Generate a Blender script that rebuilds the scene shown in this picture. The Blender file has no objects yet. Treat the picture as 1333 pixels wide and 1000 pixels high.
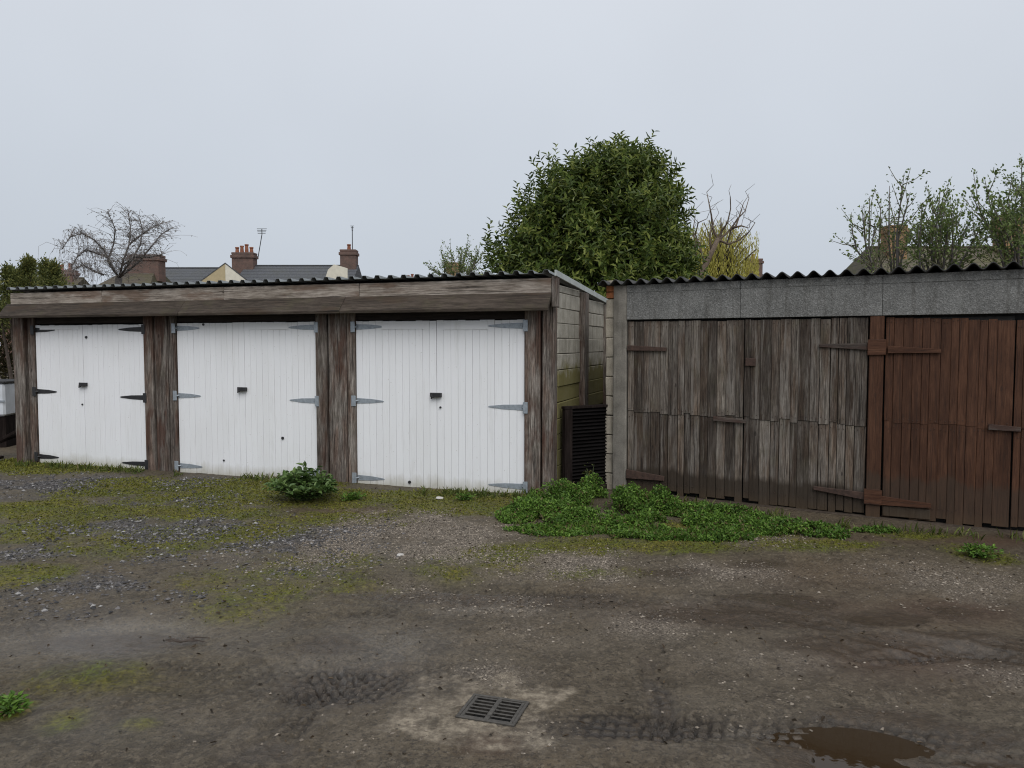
import bpy, bmesh, math, random
import numpy as np
from mathutils import Vector, Matrix
random.seed(7); RNG = np.random.default_rng(7)
R = math.radians
scene = bpy.context.scene

# ------------------------------------------------------------------ camera
EYE = 1.65; FPX = 1000.0
PITCH = math.atan((500 - 447) / FPX)
cam_d = bpy.data.cameras.new('camera'); cam = bpy.data.objects.new('camera', cam_d)
scene.collection.objects.link(cam); scene.camera = cam
cam_d.sensor_width = 36; cam_d.lens = 36 * FPX / 1333.0
cam_d.clip_start = 0.05; cam_d.clip_end = 2000
cam.location = (0, 0, EYE); cam.rotation_euler = (math.pi / 2 - PITCH, 0, 0)

# ------------------------------------------------------------------ world: even overcast
SUN_EL, SUN_AZ = R(46), R(14)         # behind the camera, a little to the right
w = bpy.data.worlds.new('World'); scene.world = w; w.use_nodes = True
nt = w.node_tree; nt.nodes.clear()
sky = nt.nodes.new('ShaderNodeTexSky'); sky.sky_type = 'NISHITA'; sky.sun_disc = False
sky.sun_elevation = SUN_EL; sky.sun_rotation = math.pi - SUN_AZ
sky.air_density = 1.5; sky.dust_density = 5
tc = nt.nodes.new('ShaderNodeTexCoord'); sp = nt.nodes.new('ShaderNodeSeparateXYZ')
nt.links.new(tc.outputs['Generated'], sp.inputs[0])
rp = nt.nodes.new('ShaderNodeValToRGB')
e = rp.color_ramp.elements
e[0].position = 0.0; e[0].color = (4.75, 5.25, 5.95, 1)
e[1].position = 1.0; e[1].color = (7.6, 7.75, 8.0, 1)
x = e.new(0.42); x.color = (5.9, 6.22, 6.75, 1)
nt.links.new(sp.outputs['Z'], rp.inputs[0])
cl = nt.nodes.new('ShaderNodeTexNoise'); cl.inputs['Scale'].default_value = 1.6; cl.inputs['Detail'].default_value = 4
nt.links.new(tc.outputs['Generated'], cl.inputs['Vector'])
mr = nt.nodes.new('ShaderNodeMapRange'); mr.inputs[1].default_value = .3; mr.inputs[2].default_value = .7
mr.inputs[3].default_value = .95; mr.inputs[4].default_value = 1.05
nt.links.new(cl.outputs[0], mr.inputs[0])
vm = nt.nodes.new('ShaderNodeVectorMath'); vm.operation = 'SCALE'
nt.links.new(rp.outputs[0], vm.inputs[0]); nt.links.new(mr.outputs[0], vm.inputs['Scale'])
mx = nt.nodes.new('ShaderNodeMix'); mx.data_type = 'RGBA'; mx.inputs['Factor'].default_value = .94
nt.links.new(sky.outputs[0], mx.inputs['A']); nt.links.new(vm.outputs[0], mx.inputs['B'])
bg = nt.nodes.new('ShaderNodeBackground'); bg.inputs['Strength'].default_value = 0.1
nt.links.new(mx.outputs['Result'], bg.inputs[0])
wo = nt.nodes.new('ShaderNodeOutputWorld'); nt.links.new(bg.outputs[0], wo.inputs[0])

sd = bpy.data.lights.new('sun', 'SUN'); sd.energy = 1.5; sd.angle = R(45); sd.color = (1, .985, .96)
sun = bpy.data.objects.new('sun', sd); scene.collection.objects.link(sun)
sun.rotation_euler = (math.pi / 2 - SUN_EL, 0, SUN_AZ); sun.location = (3, -12, 14)
scene.cycles.filter_width = 1.1
vs = scene.view_settings
vs.view_transform = 'Standard'; vs.look = 'None'; vs.exposure = 0.2; vs.gamma = 1.0; vs.use_curve_mapping = False

# ------------------------------------------------------------------ pixels to places
def ray(px, py):
    a = (px - 666.5) / FPX; b = (500 - py) / FPX
    return np.array([a, math.cos(PITCH) + b * math.sin(PITCH), -math.sin(PITCH) + b * math.cos(PITCH)])
def gnd(px, py, z=0.0):
    d = ray(px, py); t = (z - EYE) / d[2]; return np.array([t * d[0], t * d[1], z])
def at(px, py, Y):                     # point on a pixel's ray at depth Y
    d = ray(px, py); t = Y / d[1]; return Vector((t * d[0], Y, EYE + t * d[2]))

# ------------------------------------------------------------------ mesh helpers
COL = scene.collection
def link(name, me, mat=None, parent=None):
    o = bpy.data.objects.new(name, me); COL.objects.link(o)
    if mat is not None and me is not None: me.materials.append(mat)
    if parent is not None: o.parent = parent
    return o
def tag(o, label=None, cat=None, group=None, kind=None):
    if label: o['label'] = label
    if cat: o['category'] = cat
    if group: o['group'] = group
    if kind: o['kind'] = kind
    return o
def empty(name, loc, rz=0.0, **k):
    o = bpy.data.objects.new(name, None); COL.objects.link(o); o.empty_display_size = .2
    o.location = loc; o.rotation_euler = (0, 0, rz); tag(o, **k); return o
def np_mesh(name, V, F, smooth=False):
    V = np.asarray(V, dtype=np.float32); F = np.asarray(F, dtype=np.int32)
    me = bpy.data.meshes.new(name); n, k = F.shape
    me.vertices.add(len(V)); me.vertices.foreach_set('co', V.ravel())
    me.loops.add(n * k); me.loops.foreach_set('vertex_index', F.ravel())
    me.polygons.add(n); me.polygons.foreach_set('loop_start', np.arange(0, n * k, k, dtype=np.int32))
    me.polygons.foreach_set('use_smooth', np.full(n, smooth))
    me.update(calc_edges=True); return me
class MB:
    def __init__(s): s.v = []; s.f = []
    def add(s, v, f):
        b = len(s.v); s.v += [tuple(q) for q in v]; s.f += [tuple(i + b for i in q) for q in f]
    def box(s, x0, x1, y0, y1, z0, z1):
        s.add([(x0,y0,z0),(x1,y0,z0),(x1,y1,z0),(x0,y1,z0),(x0,y0,z1),(x1,y0,z1),(x1,y1,z1),(x0,y1,z1)],
              [(0,3,2,1),(4,5,6,7),(0,1,5,4),(1,2,6,5),(2,3,7,6),(3,0,4,7)])
    def prism(s, prof, x0, x1, sk=0.0):      # profile of (y,z) drawn along x
        n = len(prof)
        s.add([(x0 + sk * (p[1] - prof[0][1]), p[0], p[1]) for p in prof] + [(x1 + sk * (p[1] - prof[0][1]), p[0], p[1]) for p in prof],
              [tuple(range(n)), tuple(range(2*n-1, n-1, -1))] + [(i, i+n, (i+1) % n + n, (i+1) % n) for i in range(n)])
    def plate(s, pts, y0, y1):               # outline of (x,z), thick in y
        n = len(pts)
        s.add([(p[0], y0, p[1]) for p in pts] + [(p[0], y1, p[1]) for p in pts],
              [tuple(range(n)), tuple(range(2*n-1, n-1, -1))] + [(i, i+n, (i+1) % n + n, (i+1) % n) for i in range(n)])
    def tube(s, pts, rad, k=6, cap=True):
        pts = [Vector(p) for p in pts]; b = len(s.v); prev = None
        for i, p in enumerate(pts):
            t = (pts[min(i+1, len(pts)-1)] - pts[max(i-1, 0)])
            t = t.normalized() if t.length > 1e-9 else Vector((0,0,1))
            u = prev if prev is not None else (Vector((1,0,0)) if abs(t.x) < .9 else Vector((0,1,0)))
            u = (u - t * u.dot(t)); u = u.normalized() if u.length > 1e-6 else t.orthogonal().normalized()
            prev = u; v = t.cross(u); r = rad[i] if hasattr(rad, '__len__') else rad
            for j in range(k):
                a = 2 * math.pi * j / k; q = p + (u * math.cos(a) + v * math.sin(a)) * r; s.v.append(tuple(q))
        for i in range(len(pts) - 1):
            for j in range(k):
                s.f.append((b+i*k+j, b+i*k+(j+1) % k, b+(i+1)*k+(j+1) % k, b+(i+1)*k+j))
        if cap:
            s.f.append(tuple(b + j for j in range(k-1, -1, -1))); m = b + (len(pts)-1)*k; s.f.append(tuple(m + j for j in range(k)))
    def lathe(s, prof, c, k=14):             # profile of (r,z)
        b = len(s.v); n = len(prof)
        for r, z in prof:
            for j in range(k):
                a = 2*math.pi*j/k; s.v.append((c[0]+r*math.cos(a), c[1]+r*math.sin(a), c[2]+z))
        for i in range(n-1):
            for j in range(k): s.f.append((b+i*k+j, b+i*k+(j+1) % k, b+(i+1)*k+(j+1) % k, b+(i+1)*k+j))
        s.f.append(tuple(b+j for j in range(k-1,-1,-1))); s.f.append(tuple(b+(n-1)*k+j for j in range(k)))
    def build(s, name, mat, parent=None, bev=0.0, smooth=False, fix=True):
        me = bpy.data.meshes.new(name); me.from_pydata(s.v, [], s.f)
        if fix or bev:
            bm = bmesh.new(); bm.from_mesh(me)
            if bev: bmesh.ops.bevel(bm, geom=bm.edges[:], offset=bev, segments=1, affect='EDGES', clamp_overlap=True)
            bmesh.ops.recalc_face_normals(bm, faces=bm.faces[:]); bm.to_mesh(me); bm.free()
        if smooth: me.polygons.foreach_set('use_smooth', [True]*len(me.polygons))
        me.update(); return link(name, me, mat, parent)
def box(name, mat, parent, x0, x1, y0, y1, z0, z1, bev=.004, tilt=0.0, wob=0.0):
    m = MB(); m.box(x0, x1, y0, y1, z0, z1)
    if tilt: m.v = [(v[0] + tilt * (v[2] - z0), v[1], v[2]) for v in m.v]
    if wob: m.v = [tuple(c + random.uniform(-wob, wob) for c in v) for v in m.v]
    return m.build(name, mat, parent, bev)

# ------------------------------------------------------------------ noise
def vnoise(x, y, seed):
    r = np.random.default_rng(seed); T = r.random((256, 256)).astype(np.float32)
    xi = np.floor(x).astype(int); yi = np.floor(y).astype(int); fx = x - xi; fy = y - yi
    fx = fx*fx*(3-2*fx); fy = fy*fy*(3-2*fy)
    a = T[xi & 255, yi & 255]; b = T[(xi+1) & 255, yi & 255]; c = T[xi & 255, (yi+1) & 255]; d = T[(xi+1) & 255, (yi+1) & 255]
    return (a*(1-fx)+b*fx)*(1-fy) + (c*(1-fx)+d*fx)*fy
def fbm(x, y, s, o=4, seed=1):
    v = 0; a = .5; t = 0
    for i in range(o):
        v = v + a * vnoise(x*s + 17.3*i, y*s + 9.1*i, seed + i); t += a; a *= .5; s *= 2.03
    return v / t
def sstep(a, b, x):
    t = np.clip((x - a) / (b - a), 0, 1); return t*t*(3-2*t)

# ------------------------------------------------------------------ material helpers
class NT:
    def __init__(s, name):
        s.m = bpy.data.materials.new(name); s.m.use_nodes = True; s.t = s.m.node_tree; s.t.nodes.clear()
        s.o = s.n('ShaderNodeOutputMaterial'); s.b = s.n('ShaderNodeBsdfPrincipled'); s.l(s.b.outputs[0], s.o.inputs[0])
    def n(s, t, **k):
        q = s.t.nodes.new(t)
        for a, v in k.items(): setattr(q, a, v)
        return q
    def l(s, a, b): s.t.links.new(a, b)
    def set(s, q, name, v):
        if hasattr(v, 'is_output') or isinstance(v, bpy.types.NodeSocket): s.l(v, q.inputs[name])
        else: q.inputs[name].default_value = (*v, 1) if isinstance(v, tuple) and len(v) == 3 else v
    def bs(s, **k):
        for a, v in k.items(): s.set(s.b, a.replace('_', ' '), v)
    def obj(s, scale=(1,1,1), rnd=0.0):
        c = s.n('ShaderNodeTexCoord'); mp = s.n('ShaderNodeMapping'); mp.inputs['Scale'].default_value = scale
        if rnd:
            oi = s.n('ShaderNodeObjectInfo'); v = s.n('ShaderNodeVectorMath', operation='MULTIPLY_ADD')
            cb = s.n('ShaderNodeCombineXYZ')
            for i in range(3): s.l(oi.outputs['Random'], cb.inputs[i])
            s.l(cb.outputs[0], v.inputs[0]); v.inputs[1].default_value = (rnd*.37, rnd*.61, rnd); s.l(c.outputs['Object'], v.inputs[2])
            s.l(v.outputs[0], mp.inputs[0])
        else: s.l(c.outputs['Object'], mp.inputs[0])
        return mp.outputs[0]
    def z(s):
        c = s.n('ShaderNodeTexCoord'); q = s.n('ShaderNodeSeparateXYZ'); s.l(c.outputs['Object'], q.inputs[0]); return q.outputs
    def noise(s, vec, scale, detail=4, rough=.55, dist=0.0):
        q = s.n('ShaderNodeTexNoise'); s.l(vec, q.inputs['Vector'])
        for a, v in (('Scale', scale), ('Detail', detail), ('Roughness', rough), ('Distortion', dist)): q.inputs[a].default_value = v
        return q.outputs[0]
    def voro(s, vec, scale, feat='F1', out='Distance'):
        q = s.n('ShaderNodeTexVoronoi', feature=feat); s.l(vec, q.inputs['Vector']); q.inputs['Scale'].default_value = scale
        return q.outputs[out]
    def mr(s, v, a, b, c=0.0, d=1.0):
        q = s.n('ShaderNodeMapRange'); s.set(q, 0, v)
        for i, k in enumerate((a, b, c, d)): q.inputs[i+1].default_value = k
        return q.outputs[0]
    def ramp(s, v, *st):
        q = s.n('ShaderNodeValToRGB'); el = q.color_ramp.elements
        while len(el) < len(st): el.new(.5)
        for i, (p, c) in enumerate(st): el[i].position = p; el[i].color = (*c, 1)
        s.l(v, q.inputs[0]); return q.outputs[0]
    def mix(s, f, a, b, mode='MIX'):
        q = s.n('ShaderNodeMix', data_type='RGBA', blend_type=mode)
        s.set(q, 'Factor', f)
        for nm, v in (('A', a), ('B', b)):
            if isinstance(v, tuple): q.inputs[nm].default_value = (*v, 1)
            else: s.l(v, q.inputs[nm])
        return q.outputs['Result']
    def math(s, op, a, b=0.0):
        q = s.n('ShaderNodeMath', operation=op); s.set(q, 0, a); s.set(q, 1, b); return q.outputs[0]
    def bump(s, h, st=.4, d=.01):
        q = s.n('ShaderNodeBump'); q.inputs['Strength'].default_value = st; q.inputs['Distance'].default_value = d
        s.l(h, q.inputs['Height']); s.l(q.outputs[0], s.b.inputs['Normal'])
    def rnd(s): return s.n('ShaderNodeObjectInfo').outputs['Random']
    def isl(s): return s.n('ShaderNodeNewGeometry').outputs['Random Per Island']

def wood(name, dark, mid, light, axis='Z', var=.5, foot=None, warm=None, bump=.6, rough=.85, green=0.0, streak=None, crack=.8, hue=None):
    m = NT(name)
    ax = {'Z': lambda k: (1,1,k), 'X': lambda k: (k,1,1), 'Y': lambda k: (1,k,1)}[axis]
    g = m.noise(m.obj(ax(.045), 31.0), 125, 7, .78, .35); g2 = m.noise(m.obj(ax(.09), 13.0), 26, 6, .7, .8)
    big = m.noise(m.obj(ax(.45), 11.0), 5.0, 5, .6)
    v = m.math('ADD', m.math('MULTIPLY', g, .6), m.math('MULTIPLY', g2, .4))
    c = m.ramp(v, (.38, dark), (.5, mid), (.61, light))
    r = m.rnd()
    c = m.mix(m.mr(r, 0, .6, var, 0), c, m.mix(1.0, c, (.45,.42,.40), 'MULTIPLY'))
    c = m.mix(m.mr(r, .7, 1, 0, var*.6), c, m.mix(1.0, c, (1.45,1.42,1.36), 'MULTIPLY'))
    c = m.mix(m.mr(big, .48, .66, 0, .6), c, m.mix(1.0, c, (.5,.47,.44), 'MULTIPLY'))
    if hue:
        hv = m.mr(m.noise(m.obj(ax(.2), 23.0), 9, 3), .45, .62, 0, .7); c = m.mix(hv, c, m.mix(1.0, c, hue, 'MULTIPLY'))
    if warm:       # brown unweathered patches
        wv = m.mr(m.noise(m.obj(ax(.3), 7.0), 4.5, 4, .6), .53, .62, 0, .7)
        c = m.mix(wv, c, m.mix(v, tuple(k*.45 for k in warm), tuple(k*1.3 for k in warm)))
    if streak:
        sv = m.mr(m.noise(m.obj(ax(.06), 3.0), 22, 6, .7), .54, .64, 0, .6); c = m.mix(sv, c, streak)
    if green:
        gv = m.mr(m.noise(m.obj((1,1,1), 5.0), 6, 4), .52, .7, 0, green); c = m.mix(gv, c, (.085,.085,.04))
    ck = m.noise(m.obj(ax(.016), 43.0), 85, 4, .65, .3)
    cm = m.mr(ck, .59, .63, 0, crack)
    kd = m.voro(m.obj(ax(.45), 53.0), 5.5); cm = m.math('MAXIMUM', cm, m.mr(kd, .075, .05, 0, crack*.8)); c = m.mix(cm, c, (.012,.010,.009))
    if foot:       # rot and splash stain at the foot of the boards
        zz = m.z()['Z']; nz = m.noise(m.obj((1,1,.25)), 6, 5, .65)
        k = m.math('SUBTRACT', zz, m.math('MULTIPLY', nz, foot[0]))
        c = m.mix(m.mr(k, foot[1] + .03, foot[1] - .03, 0, foot[2]), c, m.mix(v, tuple(q*.4 for q in foot[3]), foot[3]))
        c = m.mix(m.mr(m.math('ADD', zz, m.math('MULTIPLY', nz, .12)), .2, .05, 0, .45), c, (.085,.056,.03))
    m.bs(Base_Color=c, Roughness=rough, Specular_IOR_Level=.06 if name.startswith('dark') else .25)
    m.bump(m.math('SUBTRACT', v, m.math('MULTIPLY', cm, .5)), bump, .008); return m.m

M = {}
M['post'] = wood('post_timber', (.035,.027,.023), (.145,.125,.11), (.34,.31,.28), 'Z', .5, warm=(.075,.032,.02), green=.12, hue=(.66,.46,.38))
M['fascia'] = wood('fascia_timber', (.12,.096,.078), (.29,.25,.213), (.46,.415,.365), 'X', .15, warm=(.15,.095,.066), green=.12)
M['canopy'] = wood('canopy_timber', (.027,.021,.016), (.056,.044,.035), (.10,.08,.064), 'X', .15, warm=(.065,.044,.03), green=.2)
M['lintel'] = wood('lintel_timber', (.015,.012,.011), (.03,.024,.021), (.05,.04,.034), 'X', .2)  # near-black: the shade under canopy and eaves is in the colour
M['greyboard'] = wood('grey_board', (.045,.037,.032), (.12,.103,.088), (.25,.226,.2), 'Z', 1.0, foot=(.22,.16,.9,(.05,.037,.026)), green=.15, streak=(.2,.182,.162), hue=(.68,.52,.41))
M['redboard'] = wood('red_brown_board', (.036,.0155,.009), (.072,.0315,.0170), (.110,.052,.029), 'Z', .45, foot=(.4,.2,.6,(.066,.048,.034)), bump=.35, rough=.7, crack=.45, hue=(.8,.75,.7))
M['redtrim'] = wood('red_brown_trim', (.045,.018,.010), (.08,.034,.018), (.115,.054,.03), 'X', .3, rough=.7)
M['greybar'] = wood('grey_ledge', (.035,.028,.024), (.075,.06,.052), (.13,.108,.092), 'X', .4, warm=(.06,.03,.022))
M['dark'] = wood('dark_louvre_timber', (.004,.0035,.0035), (.008,.007,.007), (.014,.012,.012), 'X', .3)  # dark timber, deepened to hold the darkness of the gap
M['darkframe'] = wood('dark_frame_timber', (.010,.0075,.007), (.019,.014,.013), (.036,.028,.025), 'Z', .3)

def white_paint():
    m = NT('white_door_paint'); v = m.obj((1,1,.06), 9.0)
    g = m.noise(v, 40, 4, .6); big = m.noise(m.obj((1,1,.5)), 2.2, 4); sp = m.noise(m.obj(), 55, 2)
    c = m.mix(m.mr(m.rnd(), 0, 1, 0, .14), (.79,.80,.82), (.64,.65,.67))
    c = m.mix(m.mr(big, .45, .7, 0, .25), c, (.66,.66,.65)); dirt = m.noise(m.obj((1,1,.12)), 7, 5, .7); c = m.mix(m.mr(dirt, .58, .72, 0, .3), c, (.52,.52,.5))
    c = m.mix(m.mr(g, .6, .75, 0, .3), c, (.55,.55,.53))
    zz = m.z()['Z']; k = m.math('SUBTRACT', zz, m.math('MULTIPLY', m.noise(m.obj((1,1,.3)), 9, 4, .65), .2))
    c = m.mix(m.mr(k, .05, -.08, 0, .65), c, (.36,.34,.26))
    c = m.mix(m.mr(sp, .72, .76, 0, .6), c, (.32,.3,.26))
    m.bs(Base_Color=c, Roughness=.5, Specular_IOR_Level=.35); m.bump(g, .25, .003); return m.m
M['white'] = white_paint()
def plain(name, col, rough=.5, metal=0.0, var=.25, ns=30, bump=.15):
    m = NT(name); n = m.noise(m.obj((1,1,1), 4.0), ns, 4, .6)
    c = m.mix(m.mr(n, .3, .7, 0, 1), tuple(k*(1-var) for k in col), tuple(min(1, k*(1+var)) for k in col))
    m.bs(Base_Color=c, Roughness=rough, Metallic=metal); m.bump(n, bump, .003); return m.m
M['iron'] = plain('black_iron', (.018,.018,.02), .5)
M['galv'] = plain('galvanised_steel', (.30,.335,.37), .5, .35, .2)
M['rust'] = plain('rusty_iron', (.05,.028,.02), .85, 0, .5, 25, .4)
M['roofmetal'] = plain('roof_sheet', (.17,.185,.19), .35, 0, .3, 6, .05)
M['flash'] = plain('roof_flashing', (.40,.43,.42), .5, .1, .15, 8)
def concrete(name, col, pebble=0.0, moss=0.0, var=.3, ns=5):
    m = NT(name); n = m.noise(m.obj((1,1,1), 9.0), ns, 5, .6); f = m.noise(m.obj(), 90, 3, .7)
    c = m.mix(m.mr(n, .3, .7), tuple(k*(1-var) for k in col), tuple(k*(1+var) for k in col))
    c = m.mix(m.mr(f, .35, .65, 0, .5), c, m.mix(1.0, c, (.5,.5,.5), 'MULTIPLY'))
    h = f
    if pebble:
        d = m.voro(m.obj(), 95); cc = m.voro(m.obj(), 95, out='Color'); s_ = m.n('ShaderNodeSeparateColor'); m.l(cc, s_.inputs[0])
        pc = m.ramp(s_.outputs[0], (0, (.065,.065,.062)), (.55, (.15,.148,.14)), (.9, (.23,.228,.22)), (1, (.33,.325,.32)))
        c = m.mix(pebble, c, pc); h = d
    st = m.mr(m.noise(m.obj((1,1,.08)), 14, 3, .6), .52, .68, 0, .5); c = m.mix(st, c, m.mix(1.0, c, (.45,.43,.4), 'MULTIPLY'))
    if moss:
        zz = m.z()['Z']; k = m.math('ADD', zz, m.math('MULTIPLY', m.noise(m.obj(), 6, 4), .5))
        c = m.mix(m.mr(k, 1.72, 1.55, 0, moss), c, (.115,.10,.016)); c = m.mix(m.mr(k, 1.15, .95, 0, .6), c, (.055,.05,.02))
    m.bs(Base_Color=c, Roughness=.9, Specular_IOR_Level=.2); m.bump(h, .5, .006); return m.m
M['panel'] = concrete('side_wall_concrete', (.40,.378,.325), 0, .85, .22, 8)
M['block'] = concrete('block_concrete', (.39,.35,.285), 0, 0, .25, 7)
M['post_conc'] = concrete('post_concrete', (.21,.195,.17), 0, 0, .3, 6)
M['pebble'] = concrete('pebbledash', (.2,.2,.193), .45, 0, .3, 4)
M['pebble_top'] = concrete('fascia_band', (.2,.2,.193), .45, 0, .25, 4)
M['slab'] = concrete('drain_concrete', (.17,.145,.11), 0, 0, .4, 9)
M['sill'] = concrete('sill_concrete', (.065,.05,.038), 0, 0, .4, 9)
M['brick'] = plain('orange_brick', (.36,.13,.05), .9, 0, .35, 18, .4)
M['asbestos'] = plain('cement_sheet', (.045,.045,.045), .9, 0, .5, 8, .4)
M['interior'] = plain('interior_shade', (.03,.028,.026), .9)  # dark colour stands in for the unlit inside behind boards and doors
M['rock'] = plain('pale_stone', (.5,.48,.45), .9, 0, .3, 12, .6)

# ------------------------------------------------------------------ ground
def blob(px, py, rx, ry, s=1.0):
    c = gnd(px, py); yy = abs(gnd(px, py - ry)[1] - gnd(px, py + ry)[1]) / 2
    return (c[0], c[1], rx * c[1] / FPX, max(yy, .03), s)
def field(X, Y, blobs, p=1.0):
    v = np.zeros_like(X)
    for cx, cy, rx, ry, s in blobs:
        v = np.maximum(v, s * np.exp(-(((X-cx)/rx)**2 + ((Y-cy)/ry)**2) * p))
    return v
MOSS = [blob(*q) for q in [(150,635,75,13,1),(55,662,70,10,.95),(250,668,150,10,.9),(330,692,70,13,1),(30,750,70,16,.95),(120,885,120,28,.5),
    (330,785,90,35,.52),(12,930,26,14,1.1),(590,662,80,9,.9),(300,648,170,14,.85),(90,606,120,10,1.1),(300,632,140,9,1),(560,650,110,10,1.05),(450,650,60,12,.95),
    (680,655,50,14,1),(470,765,80,22,.45),(650,720,60,14,.7),(760,710,90,12,.8),(900,712,100,10,.85),(1060,712,110,9,.7),(1270,724,40,14,.8),(180,950,40,14,.42),(80,945,40,20,.45),
    (750,745,60,12,.5),(60,690,90,16,.7),(160,700,60,12,.6),(580,745,70,14,.6),(1190,700,90,7,.7),(330,610,40,6,.8),(940,690,120,14,.8),(820,745,40,8,.55),(200,705,200,30,.5),(430,735,130,25,.5),(330,760,150,30,.5),(100,670,120,12,.8),(420,675,120,12,.75),(600,735,120,18,.5)]]
GRAV = [blob(*q) for q in [(535,698,105,30,1.35),(600,705,60,16,.9),(470,715,70,16,.8),(770,737,80,18,.75),(935,745,80,14,.65),(560,765,60,14,.4),(700,800,160,30,.35),(845,812,60,16,.6),(620,880,60,14,.5),
    (700,960,60,25,.55),(1000,880,110,40,.4),(1290,880,80,30,.35),(420,720,90,18,.6),(1240,760,120,25,.4),(430,940,120,40,.25),(660,735,60,14,.5),(1000,700,60,14,.4)]]
DGRAV = [blob(*q) for q in [(60,632,90,12,.9),(260,652,80,9,.6),(200,692,130,20,.9),(330,716,110,24,.8),(40,720,60,10,.7),(150,770,120,22,.5),(440,690,60,14,.5),(230,630,60,8,.6)]]
WET = [blob(*q) for q in [(150,828,150,28,1.1),(470,855,110,50,.75),(290,830,100,26,.6),(860,790,200,18,.5),(1200,845,180,28,.8),(1100,975,160,35,1),(980,960,240,22,.85),(1280,1000,120,30,.9),(600,785,160,14,.5),(1040,800,90,14,.6),(1000,790,60,10,.7),(1140,805,60,10,.7),(120,950,200,30,.35)]]
RED = [blob(*q) for q in [(1235,798,75,16,.9),(1190,855,90,26,.8),(960,800,120,12,.6),(1090,790,60,14,.4),(1290,705,80,9,.7),(440,665,60,9,.6),(640,968,36,14,.9),(1150,705,60,7,.5),(1060,750,90,18,.3)]]
PALE = [blob(*q) for q in [(560,890,42,12,1),(700,930,36,28,1),(640,895,60,9,.8),(660,965,50,14,.9),(590,905,30,10,.5),(560,935,30,25,.45)]]
MUD = [blob(*q) for q in [(1005,785,60,11,1),(1148,806,55,9,.9),(960,802,130,9,.8),(1060,812,110,8,.7),(1185,838,130,13,1),(1300,846,90,16,1),(1245,800,50,12,.7),(1200,958,110,18,.9),(1115,985,110,40,1),(1145,930,70,12,.7),(1290,990,90,20,.6),(870,745,60,9,.5),(990,735,50,8,.4),(640,775,170,7,.8),(760,785,110,10,.5),(460,890,85,28,.8),(830,945,100,16,.6),(430,845,60,25,.4),(150,835,110,14,.5),(855,900,24,60,.4),(350,980,80,20,.35)]]
LOWS = [blob(*q) for q in [(1110,985,95,38,.9),(150,828,150,22,.62),(1195,845,120,16,.45),(480,880,70,20,.45)]]
TRACKS = [  # (pixel polyline, half width m, depth m, tread)
    ([(380,742),(560,760),(760,772),(980,792),(1130,826),(1260,846),(1340,858)], .10, .022, .5),
    ([(-10,905),(200,885),(395,888),(530,893),(600,880)], .19, .012, 1.0),
    ([(690,948),(830,942),(960,942),(1130,948),(1340,985)], .13, .018, 1.0),
    ([(850,800),(853,870),(865,930),(870,1000)], .07, .007, .55),
    ([(330,1000),(400,915),(470,860),(560,800)], .10, .010, .8),
    ([(740,895),(900,878),(1100,860),(1340,838)], .09, .012, .6),
    ([(-10,872),(180,848),(330,832),(470,800),(620,785)], .09, .008, .5)]
TREAD = [blob(*q) for q in [(455,893,85,26,1),(835,942,95,20,1),(856,880,30,60,.6),(480,785,40,14,.7),(640,770,160,9,.7),(1240,850,110,14,.5),(1080,950,120,16,.5),(250,860,90,12,.3),(420,935,40,20,.4)]]
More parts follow.
